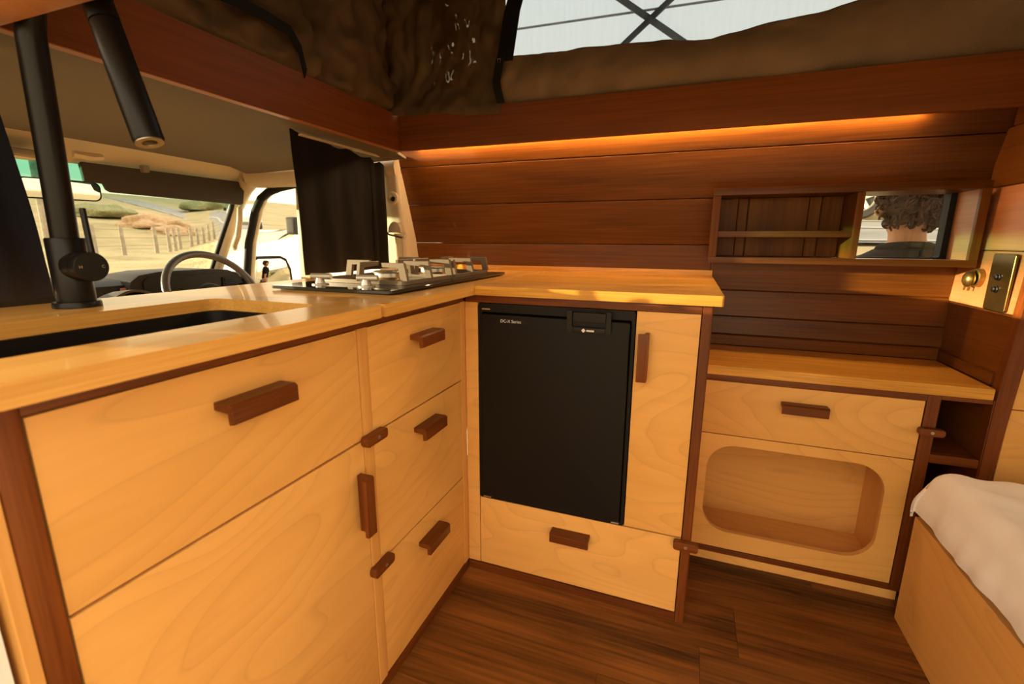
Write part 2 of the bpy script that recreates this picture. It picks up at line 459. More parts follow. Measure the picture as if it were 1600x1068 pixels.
# floor: vinyl planks running along the van
fl = sempty('floor', (0, .8, 0), 'dark walnut plank floor')
pw = .182; k = 0
y = -0.62
while y < 2.0:
    x = -0.66 - [0.35, .95, .1, .7, .45][k % 5]
    while x < 2.3:
        L = 1.22
        x0, x1 = max(x, -1.25), min(x + L, 2.3)
        if x1 - x0 > .02:
            bm = bm_new(); box(bm, x0 + .0004, x1 - .0004, y + .0004, y + pw - .0004, -.012, 0.0)
            obj('plank', bm, 'walnut', fl)
        x += L
    y += pw; k += 1
bm = bm_new(); box(bm, -1.3, 2.32, -.64, 2.02, -.06, -.0125); obj('subfloor', bm, 'dark_in', fl)

# timber-lined side wall
wr = sempty('wall_right', (0, 1.97, .7), 'red cedar board lining of the van side')
def wall_board(x0, x1, z0, z1, name='board'):
    g = .0005; c = .0045
    a, b = z0 + g, z1 - g
    poly = [(WY(a), a), (WY(b - c), b - c), (WY(b) + c * 1.1, b), (WY(b) + .014, b), (WY(a) + .014, a)]
    bm = bm_new(); prism(bm, poly, 'x', x0, x1)
    return obj(name, bm, 'cedar_x', wr, smooth=20)
XL, XR = -1.262, .86
wall_board(XL, XR, .60, .752); wall_board(XL, XR, .752, .821); wall_board(XL, XR, .821, .92)
wall_board(XL, .078, .92, 1.09); wall_board(.080, XR, .92, 1.046)
wall_board(XL, .088, 1.09, 1.259)
wall_board(XL, XR + .02, 1.259, 1.42); wall_board(XL, XR + .02, 1.42, 1.50); wall_board(XL, XR + .02, 1.50, 1.60)
# painted outer skin of the van with the window opening
for n, (x0, x1, z0, z1) in enumerate([(-1.27, .49, .85, 1.62), (.80, 2.3, .85, 1.62), (.49, .80, .85, 1.03), (.49, .80, 1.275, 1.62), (-1.27, 2.3, -.2, .85)]):
    bm = bm_new(); box(bm, x0, x1, 2.035, 2.05, z0, z1); obj('skin_panel', bm, 'white_paint', wr)

# return panel beside the bed (leans a little with the wall)
def RX(z): return .824 + .034 * (z - .7)
rp = sempty('wall_rear', (.83, 1.8, .7), 'return panel of horizontal boards beside the bed')
for i, (z0, z1, mt) in enumerate([(.690, .735, 'cedar_y'), (.735, .908, 'cedar_y'), (.908, 1.078, 'pale_sunlit_y'), (1.078, 1.262, 'pale_sunlit_y'), (1.262, 1.43, 'cedar_y'), (1.43, 1.60, 'cedar_y')]):  # sunlit band put into the middle boards' paler colour, shaded ones stay cedar
    a, b = z0 + .001, z1 - .001
    poly = [(RX(a), a + .002), (RX(b), b - .002), (RX(b) + .002, b), (RX(b) + .014, b), (RX(a) + .014, a), (RX(a) + .002, a)]
    bm = bm_new(); prism(bm, poly, 'y', 1.635, WY((a + b) / 2) + .004)
    obj('board', bm, mt, rp, smooth=20)
bm = bm_new()      # dark corner post at the front edge of the panel
prism(bm, [(.816, 0.0), (.846, 0.0), (.846, .47), (.880, 1.46), (.850, 1.46), (.816, .68)], 'y', 1.598, 1.634)
obj('corner_post', bm, 'maho_z', rp)
for z0, z1 in ((0.0, .654), (.657, 1.46)):
    bm = bm_new(); box(bm, .885 if z0 > .5 else .854, 2.3, 1.606, 1.624, z0, z1, .001, 1)
    obj('ply_panel', bm, 'ply_x', rp)
bm = bm_new(); prism(bm, [(.853, .657), (.8845, .657), (.8845, 1.46), (.881, 1.46)], 'y', 1.606, 1.624); obj('ply_fillet', bm, 'ply_x', rp)
# skirting strips round the low shelf
bm = bm_new(); box(bm, .075, .812, 1.935, 1.956, .7115, .751, .002, 1); struct(obj('baseboard_right', bm, 'cedar_x'), 'cedar skirting strip along the side wall above the low shelf')
bm = bm_new(); box(bm, .812, .8235, 1.636, 1.956, .7115, .745, .002, 1); struct(obj('baseboard_rear', bm, 'cedar_y'), 'cedar skirting strip under the return panel')

# timber header beams round the roof opening
bm = bm_new(); box(bm, -1.154, 2.3, 1.75, 1.772, 1.461, 1.598, .003, 2)
struct(obj('trim_1', bm, 'beam_x'), 'long mahogany header beam above the side wall')
bm = bm_new(); prism(bm, [(-1.155, 1.461), (-1.155, 1.598), (-1.177, 1.598), (-1.177, 1.461)], 'y', .50, 1.772, .003)
struct(obj('trim_2', bm, 'beam_y'), 'mahogany header beam across the van behind the cab')
bm = bm_new(); prism(bm, [(.478, 1.458), (.50, 1.448), (.515, 1.448), (.53, 1.462), (.53, 1.60), (.478, 1.60)], 'x', -1.154, 2.3, .0)
struct(obj('trim_3', bm, 'pale_sunlit_y'), 'pale timber header beam over the sliding door')
bm = bm_new(); box(bm, -1.25, 2.3, 1.773, 1.90, 1.498, 1.506); struct(obj('trim_4', bm, 'cedar_x'), 'narrow soffit board behind the header beam')
bm = bm_new(); box(bm, -1.18, -1.156, .535, 1.745, 1.4578, 1.4608, .0008, 1); struct(obj('trim_5', bm, 'pale_sunlit_y'), 'thin pale edging under the cross beam')

# roof skins
bm = bm_new(); box(bm, -1.32, 2.32, .10, 2.02, 2.20, 2.25, .01); struct(obj('ceiling', bm, 'canvas'), 'underside of the raised pop-top roof')
bm = bm_new(); box(bm, -1.30, 2.32, .10, .47, 1.602, 1.63); struct(obj('trim_6', bm, 'white_paint'), 'van roof skin beside the sliding door')
bm = bm_new(); box(bm, -1.30, 2.32, 1.86, 2.05, 1.625, 1.64); struct(obj('trim_7', bm, 'white_paint'), 'van roof skin beside the pop-top')
# rear end and rear quarter of the van, with the tailgate shut
bm = bm_new(); inner = rrect(.42, 1.72, .78, 1.47, .08, 5); outer = rect_like(inner, .10, 2.05, -.1, 1.62); plate_hole(bm, outer, inner, 'x', 2.31, 2.34)
tg_ = struct(obj('door_1', bm, 'white_paint'), 'closed tailgate with a rear window')
bm = bm_new(); prism(bm, rrect(.41, 1.73, .77, 1.48, .085, 5), 'x', 2.341, 2.346); obj('pane', bm, 'glass', tg_)
bm = bm_new(); box(bm, .62, 2.305, .06, .10, -.1, 1.60); struct(obj('wall_left', bm, 'white_paint'), 'rear quarter panel behind the sliding door')
# white door pillar in front of the sliding door opening
bm = bm_new(); prism(bm, [(-.645, .10), (-.75, .07), (-.90, .08), (-.90, .197), (-.645, .197)], 'z', -.45, .935, .006)
struct(obj('trim_8', bm, 'white_paint'), 'white painted door pillar beside the sink cabinet')

# ------------------------------------------------------------------ pop-top canvas
cv = thing('pop_top_canvas', (-.2, 1.8, 1.6), 'brown pop-top tent canvas with a mesh window above the header beam', 'canvas')
def fold(u, v, s=1.0):
    return s * (.024 * nz(u * 5.2, v * 2.3, 1.7) - .036 * abs(nz(u * 7 + v * 3, v * 5 - u * 2, 4.1)) - .018 * abs(nz(u * 15 - v * 6, v * 11 + u * 4, 8.3)) + .003 * nz(u * 40, v * 30, 3.3))
def hole_z(x):      # lower edge of the window opening in the canvas
    P = [(-.66, 1.752), (-.5, 1.748), (-.322, 1.742), (-.18, 1.738), (.01, 1.722), (.10, 1.733), (.2, 1.748), (.30, 1.756), (.40, 1.772), (.50, 1.81), (.65, 1.89), (.9, 1.96), (2.2, 2.1)]
    for (a, p), (b, q) in zip(P, P[1:]):
        if x <= b: return lerp(p, q, max(0, (x - a) / (b - a)))
    return P[-1][1]
def cv_left(u, v):
    x = lerp(-1.23, -.705, u); z = lerp(1.588, 2.2, v)
    y = 1.79 + fold(x, z, 1.6) + .02 * math.exp(-((v - .0) / .12) ** 2) * math.sin(x * 22) - .03 * sstep(.25, 0, v) + .05 * v
    corner = sstep(-1.06, -1.19, x)
    y -= .03 * corner
    y = lerp(y, min(y, 1.7445), sstep(.12, .03, v))
    return (x, y, z + .008 * nz(x * 6, 3) * (1 - v) - .018 * sstep(-1.05, -.85, x) * (1 - v))
bm = bm_new(); surf(bm, cv_left, 60, 44, .003); obj('side_panel', bm, 'canvas', cv, smooth=60)
def cv_low(u, v):
    x = lerp(-.715, 2.25, u ** 1.2)
    zt = hole_z(x) + .004 * nz(x * 12, 5); z0 = 1.588
    w = .01 * nz(x * 4, 2) + .006 * nz(x * 11, 7)
    if v < .8:
        t = v / .8; z = lerp(z0, zt, t)
        y = 1.782 - .030 * math.sin(t * PI * .85) + fold(x, z, .7) + w
    else:       # rolled over top edge
        a = (v - .8) / .2 * PI
        z = zt + .012 * math.sin(a); y = 1.782 - .030 * math.sin(PI * .85) + fold(x, zt, .7) + w + .012 * (1 - math.cos(a))
    return (x, y, z)
bm = bm_new(); surf(bm, cv_low, 110, 30, .003); obj('lower_panel', bm, 'canvas_l', cv, smooth=60)
def cv_front(u, v):
    yy = lerp(.48, 1.90, u); z = lerp(1.572, 2.2, v)
    x = -1.186 + fold(yy, z, 1.7) - .03 * v + .025 * math.sin(yy * 40) * sstep(1.25, 1.30, yy) * sstep(1.42, 1.36, yy)
    return (x + .035 * sstep(.0, .10, v) * sstep(.5, .12, v), yy, z) if z > 1.601 else (min(x, -1.1815), yy, z)
bm = bm_new(); surf(bm, cv_front, 80, 44, .003); obj('front_panel', bm, 'canvas', cv, smooth=60)
bm = bm_new(); surf(bm, lambda u, v: (lerp(-1.15, 2.2, u), .50 + .02 * nz(u * 9, v * 3), lerp(1.6, 2.2, v)), 30, 12, .003); obj('door_side_panel', bm, 'canvas', cv, smooth=60)
bm = bm_new(); surf(bm, lambda u, v: (2.2, lerp(.5, 1.84, u), lerp(1.6, 2.2, v)), 8, 8, .003); obj('rear_panel', bm, 'canvas', cv)
bm = bm_new(); surf(bm, lambda u, v: (lerp(-.76, 2.2, u), 1.852, lerp(1.66, 2.2, v)), 20, 10); obj('mesh_window', bm, 'mesh', cv, 'pale see-through mesh window')
# black zip tapes and slider
zq = [(-.700, 1.742, 1.600), (-.708, 1.736, 1.63), (-.716, 1.734, 1.67), (-.708, 1.738, 1.72), (-.700, 1.745, 1.765)]
zp = [(-.690, 1.752, 1.742), (-.686, 1.762, 1.79), (-.684, 1.785, 1.86), (-.680, 1.80, 1.92), (-.668, 1.815, 1.98), (-.63, 1.825, 2.04), (-.57, 1.833, 2.09)]
_old = [(-.715, 1.752, 1.60), (-.700, 1.747, 1.64), (-.690, 1.752, 1.70), (-.682, 1.762, 1.76), (-.672, 1.785, 1.84), (-.668, 1.80, 1.90), (-.655, 1.81, 1.96), (-.62, 1.82, 2.03), (-.56, 1.83, 2.09)]
def ribbon(bm, pts, w, t, side):
    s = Vector(side)
    for a, b in zip(pts, pts[1:]): pass
    def f(u, v):
        i = min(int(u * (len(pts) - 1)), len(pts) - 2); q = u * (len(pts) - 1) - i
        p = Vector(pts[i]).lerp(Vector(pts[i + 1]), q)
        return p + s * (v - .5) * w
    return surf(bm, f, (len(pts) - 1) * 3, 2, t)
bm = bm_new(); ribbon(bm, zp, .062, .004, (1, 0, 0)); obj('zip_tape', bm, 'rubber', cv)
bm = bm_new(); ribbon(bm, zq, .030, .004, (1, 0, 0)); obj('zip_tape', bm, 'rubber', cv)
bm = bm_new(); ribbon(bm, [(-1.145, .90, 1.70), (-1.147, .99, 1.70), (-1.148, 1.10, 1.705), (-1.15, 1.20, 1.70), (-1.15, 1.235, 1.66), (-1.15, 1.25, 1.60)], .03, .004, (0, .35, .94)); obj('zip_tape', bm, 'rubber', cv)
bm = bm_new(); tube(bm, [(-.712, 1.738, 1.735), (-.712, 1.738, 1.748), (-.702, 1.738, 1.748), (-.702, 1.738, 1.735)], .0018, 8, closed=True); obj('zip_pull', bm, 'steel', cv)
# clear vinyl pocket hanging on the canvas
def vin(u, v):
    x = lerp(-.985, -.80, u); z = lerp(1.665, 2.08, v)
    return (x, 1.742 + fold(x, z, 1.0) + .016 * nz(x * 11 + z * 5, z * 9, 2) - .010 * abs(nz(x * 16 - z * 9, z * 14, 5)) + .03 * v, z)
bm = bm_new(); surf(bm, vin, 26, 50); obj('clear_pocket', bm, 'plastic', cv, 'clear vinyl sheet with wrinkles', smooth=70)
# crossed lifting struts beyond the mesh
M['strut'] = plain('strut_metal', (0.05, 0.05, 0.05), .5)
def bar(bm, a, b, w, t):
    a, b = Vector(a), Vector(b); d = (b - a).normalized(); n = Vector((0, 1, 0)); s = d.cross(n).normalized()
    vs = []
    for p in (a, b):
        for q, r in ((-1, -1), (1, -1), (1, 1), (-1, 1)): vs.append(bm.verts.new(p + s * q * w / 2 + n * r * t / 2))
    fs = [bm.faces.new([vs[i] for i in q]) for q in ((0, 1, 2, 3), (7, 6, 5, 4), (0, 4, 5, 1), (1, 5, 6, 2), (2, 6, 7, 3), (3, 7, 4, 0))]
    bmesh.ops.recalc_face_normals(bm, faces=fs); return bm
st = thing('scissor_strut', (-.2, 1.87, 1.64), 'crossed dark struts holding up the roof behind the mesh', 'strut')
bm = bm_new(); bar(bm, (-.46, 1.868, 1.645), (.12, 1.868, 2.10), .019, .006); obj('arm', bm, 'strut', st)
bm = bm_new(); bar(bm, (-.56, 1.876, 2.13), (.09, 1.876, 1.645), .021, .006); obj('arm', bm, 'strut', st)
bm = bm_new(); lathe(bm, [(.008, -.012), (.008, .012)], (-.195, 1.872, 1.853), (0, 1, 0), 12); obj('pivot', bm, 'steel', st)

# LED strip tucked behind the beam
bm = bm_new(); box(bm, -1.14, .635, 1.848, 1.857, 1.4895, 1.4975)
tag(obj('led_strip', bm, 'led'), 'warm glowing light strip hidden behind the header beam', 'light strip')

# ------------------------------------------------------------------ window box with shelf niche
wb = sempty('window_1', (.44, 1.86, 1.02), 'framed window and shelf niche in the cedar wall')
fy0, fy1 = 1.846, 1.862
for nm, x0, x1, z0, z1, mt in (('frame_top', .062, .823, 1.258, 1.282, 'cedar_x'), ('frame_bottom', .062, .823, 1.026, 1.047, 'cedar_x'),
                               ('frame_side', .062, .088, 1.047, 1.258, 'cedar_z'), ('frame_side', .800, .823, 1.047, 1.258, 'cedar_z')):
    bm = bm_new(); box(bm, x0, x1, fy0, fy1, z0, z1, .002, 2); obj(nm, bm, mt, wb)
bm = bm_new(); box(bm, .490, .512, 1.850, 2.03, 1.0475, 1.2575, .002, 2); obj('divider', bm, 'cedar_z', wb)
bm = bm_new(); box(bm, .0885, .4895, 1.853, 1.872, 1.116, 1.137, .002, 2); obj('shelf_rail', bm, 'cedar_x', wb)
bm = bm_new(); box(bm, .0885, .4895, 1.872, 1.988, 1.116, 1.124); obj('shelf', bm, 'cedar_x', wb)
bm = bm_new(); box(bm, .066, .820, 1.862, 2.03, 1.036, 1.0465); obj('sill', bm, 'pale_sunlit_y', wb)
bm = bm_new(); box(bm, .066, .820, 1.862, 2.03, 1.2585, 1.268); obj('head_lining', bm, 'cedar_x', wb)
bm = bm_new(); box(bm, .8005, .812, 1.862, 2.03, 1.0475, 1.258); obj('jamb', bm, 'pale_sunlit_y', wb)  # paler than the other jamb, sunlight put into its colour
bm = bm_new(); box(bm, .076, .0875, 1.862, 2.03, 1.0475, 1.258); obj('jamb', bm, 'cedar_y', wb)
for a, b in ((.0885, .155), (.157, .19), (.192, .385), (.387, .425), (.427, .4895)):
    d = 1.992 if (b - a) > .05 else 2.0
    bm = bm_new(); box(bm, a, b, d, d + .012, 1.0475, 1.258, .002, 1); obj('back_board', bm, 'cedar_z', wb)
bm = bm_new()
inner = rrect(.520, .783, 1.0505, 1.268, .008); outer = rect_like(inner, .5125, .8, 1.0475, 1.2735)
plate_hole(bm, outer, inner, 'y', 1.985, 2.03); obj('rubber_seal', bm, 'rubber', wb)
bm = bm_new(); box(bm, .515, .797, 2.008, 2.012, 1.05, 1.27); obj('pane', bm, 'glass', wb)
# ------------------------------------------------------------------ cabinet fittings
def pull_x(name, parent, y0, y1, zt):
    """finger pull on a face looking along +x: top plate and a lip turned down"""
    f = FX; poly = [(f, zt), (f + .032, zt), (f + .037, zt - .004), (f + .037, zt - .030), (f + .027, zt - .032), (f + .026, zt - .014), (f, zt - .012)]
    bm = bm_new(); prism(bm, poly, 'y', y0, y1, .002, 2); return obj(name, bm, 'maho_y', parent, smooth=30)
def pull_x_vert(name, parent, yb, z0, z1):
    f = FX; poly = [(f, yb), (f, yb - .012), (f + .026, yb - .013), (f + .027, yb - .030), (f + .036, yb - .030), (f + .037, yb - .003), (f + .032, yb)]
    bm = bm_new(); prism(bm, poly, 'z', z0, z1, .002, 2); return obj(name, bm, 'maho_z', parent, smooth=30)
def pull_y(name, parent, f, x0, x1, zt):
    poly = [(f, zt), (f - .030, zt), (f - .035, zt - .004), (f - .035, zt - .030), (f - .026, zt - .032), (f - .025, zt - .014), (f, zt - .012)]
    bm = bm_new(); prism(bm, poly, 'x', x0, x1, .002, 2); return obj(name, bm, 'maho_x', parent, smooth=30)
def pull_y_vert(name, parent, f, xb, z0, z1):
    poly = [(xb, f), (xb + .012, f), (xb + .012, f - .024), (xb + .016, f - .034), (xb - .006, f - .035), (xb - .006, f - .026), (xb, f - .025)]
    poly = [(xb, f), (xb + .011, f), (xb + .011, f - .030), (xb + .007, f - .034), (xb - .016, f - .034), (xb - .016, f - .025), (xb, f - .024)]
    bm = bm_new(); prism(bm, poly, 'z', z0, z1, .002, 2); return obj(name, bm, 'maho_z', parent, smooth=30)
def screw(parent, c, axis):
    bm = bm_new(); lathe(bm, [(.0022, 0), (.0022, -.0006), (.0045, -.0002), (.0045, .0006), (.0024, .0006), (.0022, 0.0)][2:5], c, axis, 14)
    return obj('screw', bm, 'screw', parent)
def latch_x(parent, y0, y1, z0, z1):
    bm = bm_new(); prism(bm, rrect(y0, y1, z0, z1, .008), 'x', FX + .001, FX + .019, .003, 2)
    o = obj('turn_latch', bm, 'maho_y', parent, 'dark wooden turn latch with a screw', smooth=30)
    screw(o, (FX + .0192, lerp(y0, y1, .55), (z0 + z1) / 2), (1, 0, 0)); return o
def latch_y(parent, f, x0, x1, z0, z1):
    bm = bm_new(); prism(bm, rrect(x0, x1, z0, z1, .008), 'y', f - .019, f - .001, .003, 2)
    o = obj('turn_latch', bm, 'maho_x', parent, 'dark wooden turn latch with a screw', smooth=30)
    screw(o, ((x0 + x1) / 2, f - .0192, (z0 + z1) / 2), (0, -1, 0)); return o
def front_x(name, parent, y0, y1, z0, z1, mt='ply_y'):
    bm = bm_new(); box(bm, FX - .018, FX, y0, y1, z0, z1, .0012, 2); return obj(name, bm, mt, parent)
def front_y(name, parent, f, x0, x1, z0, z1, mt='ply_x'):
    bm = bm_new(); box(bm, x0, x1, f, f + .018, z0, z1, .0012, 2); return obj(name, bm, mt, parent)

# ------------------------------------------------------------------ sink cabinet
sk = thing('sink_cabinet', (-.9, .73, 0), 'birch plywood sink cabinet with dark wooden pulls below the black tap', 'cabinet')
bm = bm_new(); prism(bm, [(FX + .003, 0), (FX + .003, ZB - .001), (FX - .02, ZB - .001), (FX - .02, 0)], 'y', .217, .2435, .003); obj('stile', bm, 'maho_z', sk)
bm = bm_new(); box(bm, FX - .02, FX + .003, .2435, 1.258, .921, ZB - .001, .002, 2); obj('top_rail', bm, 'maho_y', sk)
bm = bm_new(); box(bm, FX - .02, FX + .003, .2435, 1.262, 0, .029, .002, 2); obj('bottom_rail', bm, 'maho_y', sk)
bm = bm_new(); box(bm, -1.20, FX, .203, .2165, 0, ZB - .001, .001, 1); obj('end_panel', bm, 'ply_z', sk)
bm = bm_new(); box(bm, -1.215, -1.2005, .203, 1.95, 0, ZB - .001); obj('back_panel', bm, 'ply_z', sk)
bm = bm_new(); box(bm, -1.20, FX - .021, .2175, 1.235, .002, .016); obj('base_board', bm, 'ply_y', sk)
bm = bm_new(); box(bm, -1.20, FX - .021, .80, .812, .017, .90); obj('partition', bm, 'ply_z', sk)
bm = bm_new(); box(bm, FX - .022, FX - .0195, .2475, 1.237, .030, .9195); obj('backing', bm, 'dark_in', sk)
bm = bm_new(); box(bm, FX - .019, FX + .002, .7695, .7995, .0295, .9205, .0015, 2); obj('mid_stile', bm, 'ply_z', sk)
bm = bm_new(); box(bm, FX - .019, FX + .001, 1.2405, 1.2705, .0295, .9205, .0015, 2); obj('stile', bm, 'ply_z', sk, 'pale plywood corner stile')
d = front_x('drawer', sk, .2465, .767, .6785, .9185); pull_x('handle', d, .448, .570, .868)
d = front_x('door', sk, .2465, .767, .0315, .6735); pull_x_vert('handle', d, .752, .473, .607)
for z0, z1, zh in ((.6795, .9185, .872), (.3535, .6755, .627), (.0315, .3495, .293)):
    d = front_x('drawer', sk, .802, 1.2385, z0, z1); pull_x('handle', d, .965, 1.078, zh)
latch_x(sk, .758, .832, .662, .686); latch_x(sk, .758, .832, .338, .362)

# ------------------------------------------------------------------ fridge cabinet
fc = thing('fridge_cabinet', (-.28, 1.6, 0), 'birch plywood cabinet framed in mahogany around the black fridge', 'cabinet')
bm = bm_new(); prism(bm, [(.0425, FY - .004), (.064, FY - .004), (.067, FY), (.067, FY + .03), (.0425, FY + .03)], 'z', 0, ZB - .001); obj('stile', bm, 'maho_z', fc)
bm = bm_new(); box(bm, -.628, .0415, FY - .004, FY + .025, .9195, ZB - .001, .002, 2); obj('top_rail', bm, 'maho_x', fc)
bm = bm_new(); box(bm, -.628, .0415, FY - .004, FY + .025, 0, .028, .002, 2); obj('bottom_rail', bm, 'maho_x', fc)
front_y('filler_panel', fc, FY, -.6305, -.588, .0295, .9185, 'ply_x')
d = front_y('door', fc, FY, -.1195, .040, .278, .918); pull_y_vert('handle', d, FY, -.094, .731, .862)
d = front_y('drawer', fc, FY, -.5855, .040, .0305, .2735); pull_y('handle', d, FY, -.338, -.218, .2215)
bm = bm_new(); box(bm, .050, .066, FY + .031, 1.93, 0, ZB - .001, .001, 1); obj('side_panel', bm, 'ply_z', fc)
bm = bm_new(); box(bm, -.58, .048, FY + .030, 1.92, .240, .255); obj('base_board', bm, 'ply_x', fc)
bm = bm_new(); box(bm, -.118, -.106, FY + .03, 1.92, .26, .92); obj('partition', bm, 'ply_z', fc)
latch_y(fc, FY - .004, .020, .086, .250, .276)

# ------------------------------------------------------------------ fridge
fr = thing('fridge', (-.354, 1.5, .276), 'black compact fridge set into the plywood cabinet', 'fridge')
bm = bm_new(); box(bm, -.575, -.132, FY + .03, 1.78, .284, .905, .004); obj('body', bm, 'fridge_black', fr)
bm = bm_new()
inner = rrect(-.573, -.131, .286, .892, .004, 3); outer = rect_like(inner, -.5855, -.1225, .2765, .9175)
plate_hole(bm, outer, inner, 'y', FY - .002, FY + .028); obj('surround', bm, 'fridge_black', fr)
dr = None
bm = bm_new(); prism(bm, rrect(-.5705, -.1345, .289, .8865, .006, 4), 'y', FY - .010, FY + .026, .004, 3); dr = obj('door', bm, 'fridge_black', fr)
bm = bm_new()
inner = rrect(-.292, -.197, .868, .912, .004, 3); outer = rect_like(inner, -.306, -.184, .851, .913)
plate_hole(bm, outer, inner, 'y', FY - .020, FY - .0105); obj('latch_surround', bm, 'dash', dr)
bm = bm_new(); box(bm, -.290, -.199, FY - .017, FY - .011, .882, .908, .002); obj('latch_flap', bm, 'dash', dr)
bm = bm_new(); box(bm, -.290, -.199, FY - .0255, FY - .0205, .8535, .8665, .002); obj('latch_bar', bm, 'black_metal', dr)
bm = bm_new(); prism(bm, [(-.2575 + .006 * math.cos(a), .860 + .006 * math.sin(a)) for a in (0, PI / 2, PI, 1.5 * PI)], 'y', FY - .0262, FY - .0256); obj('logo', bm, 'print', dr)
for i, w in enumerate((.005, .003, .0045, .004, .003)):
    pass
bm = bm_new()
x = -.249
for w in (.0040, .0028, .0044, .0036, .0030):
    box(bm, x, x + w, FY - .0262, FY - .0256, .8575, .8625); x += w + .0007
obj('logo', bm, 'print', dr, 'small pale lettering on the latch')
bm = bm_new(); prism(bm, rrect(-.523, -.428, .8615, .8760, .002, 3), 'y', FY - .0115, FY - .0101); bd = obj('badge', bm, 'black_metal', dr)
text('lettering', 'DC-X Series', .0126, (-.4765, FY - .0118, .8685), (PI / 2, 0, 0), 'print', bd)
for z in (.9005, .2825):
    bm = bm_new(); prism(bm, rrect(-.572, -.545, z - .0022, z + .0022, .002, 3), 'y', FY - .006, FY + .0, .0005, 1); obj('hinge', bm, 'steel', fr)
bm = bm_new(); prism(bm, rrect(-.158, -.135, .2805, .285, .002, 3), 'y', FY - .006, FY + .0, .0005, 1); obj('hinge', bm, 'steel', fr)

# ------------------------------------------------------------------ worktop, L shaped, with the sink cut-out
wt = thing('worktop', (-.6, 1.2, ZB), 'thick honey oak worktop turning the corner around sink and hob', 'worktop')
bm = bm_new()
hole = rrect(-.998, -.700, .245, .745, .030, 5)
outer = rect_like(hole, -1.222, -.580, .198, .80)
plate_hole(bm, outer, hole, 'z', ZB, ZT)
obj('sink_run', bm, 'oak_y', wt, smooth=30)
bm = bm_new(); prism(bm, [(-1.222, .80), (-.580, .80), (-.580, 1.2365), (-.580, 1.2365), (-1.222, 1.9445)][:3] + [(-.580, 1.2365), (-.580, 1.966), (-1.222, 1.966)], 'z', ZB, ZT) if False else prism(bm, [(-1.222, .8003), (-.580, .8003), (-.580, 1.234), (-.583, 1.966), (-1.222, 1.966)], 'z', ZB, ZT)
obj('hob_run', bm, 'oak_y', wt, smooth=30)
bm = bm_new(); prism(bm, [(-.5797, 1.234), (.083, 1.234), (.087, 1.238), (.087, 1.966), (-.5827, 1.966)], 'z', ZB, ZT)
obj('fridge_run', bm, 'oak_x', wt, smooth=30)
bm = bm_new(); box(bm, -1.222, .087, 1.9663, 1.982, ZB, .992, .002, 2); obj('upstand', bm, 'oak_x', wt)

# sink
sn = thing('sink', (-.85, .5, .78), 'black undermount sink basin let into the oak worktop', 'sink')
bm = bm_new()
inner = rrect(-.992, -.706, .251, .739, .035, 5); outer = rect_like(inner, -1.03, -.668, .222, .775)
plate_hole(bm, outer, inner, 'z', ZB - .004, ZB - .0005)
bot = rrect(-.985, -.713, .258, .732, .03, 5)
a = [bm.verts.new((p[0], p[1], ZB - .004)) for p in inner]; b = [bm.verts.new((p[0], p[1], .765)) for p in bot]
for i in range(len(a)): bm.faces.new([a[i], b[i], b[(i + 1) % len(a)], a[(i + 1) % len(a)]])
bm.faces.new(b)
obj('basin', bm, 'black', sn, smooth=40)
bm = bm_new(); lathe(bm, [(.040, 0), (.040, .003), (.030, .004), (.028, .001), (.004, .001)], (-.85, .5, .7655)); obj('drain', bm, 'black_metal', sn)

# ------------------------------------------------------------------ tap
TX, TY = -1.108, .545
tp = thing('kitchen_tap', (TX, TY, ZT), 'tall black gooseneck kitchen tap behind the sink', 'tap')
bm = bm_new(); lathe(bm, [(.037, .0005), (.037, .008), (.0355, .011), (.030, .011)], (TX, TY, ZT)); obj('base', bm, 'black_metal', tp)
bm = bm_new(); lathe(bm, [(.029, .0112), (.0300, .02), (.0300, .128), (.028, .131), (.021, .131)], (TX, TY, ZT)); obj('body', bm, 'black_metal', tp)
LX = lambda z: TX + .045 * (z - 1.09)
pts = [(TX, TY, ZT + .12)] + [(LX(z), TY, z) for z in (1.15, 1.22, 1.30, 1.37, 1.41)]
R0 = .098; cx = LX(1.425) + R0
for i in range(1, 19):
    a = PI - i / 18 * math.radians(163)
    pts.append((cx + R0 * math.cos(a), TY, 1.425 + R0 * 1.15 * math.sin(a)))
e = Vector(pts[-1]); dn = (e - Vector(pts[-2])).normalized()
pts += [tuple(e + dn * .012), tuple(e + dn * .025)]
bm = bm_new(); tube(bm, pts, .0212, 20); obj('neck', bm, 'black_metal', tp, smooth=60)
s0 = Vector(pts[-1]); tip = Vector((-.832, TY, 1.253)); dd = (tip - s0)
ln = dd.length; ax = dd.normalized()
bm = bm_new(); lathe(bm, [(.0200, .001), (.0210, .004), (.0218, ln * .5), (.0222, ln - .004), (.0208, ln)], s0, ax, 24); sp = obj('spray_head', bm, 'black_metal', tp, smooth=50)
bm = bm_new(); lathe(bm, [(.0200, ln), (.0200, ln + .0015), (.011, ln + .0015), (.0105, ln - .004), (.003, ln - .004)], s0, ax, 24); obj('aerator', bm, 'screw', sp)
pd = s0 + ax * ln * .45
bm = bm_new(); tube(bm, [pd + Vector((-.016, 0, -.005)), pd + ax * .035 + Vector((-.019, 0, -.006)), pd + ax * .06 + Vector((-.018, 0, -.005))], [.008, .010, .006], 10); obj('spray_button', bm, 'black', sp)
hz = 1.050
bm = bm_new(); lathe(bm, [(.0255, .02), (.0255, .048), (.025, .049), (.025, .0505), (.0268, .0515), (.0268, .078), (.026, .0795)], (TX, TY, hz), (1, -.08, 0), 32); hd = obj('control_knob', bm, 'black_metal', tp, smooth=40)
bm = bm_new(); tube(bm, [(TX + .066, TY + .004, hz + .022), (TX + .060, TY + .006, hz + .06), (TX + .054, TY + .008, hz + .105)], .0050, 10); obj('lever', bm, 'black_metal', hd)
kn = Vector((1, -.08, 0)).normalized()
fc_ = Vector((TX, TY, hz)) + kn * .0797
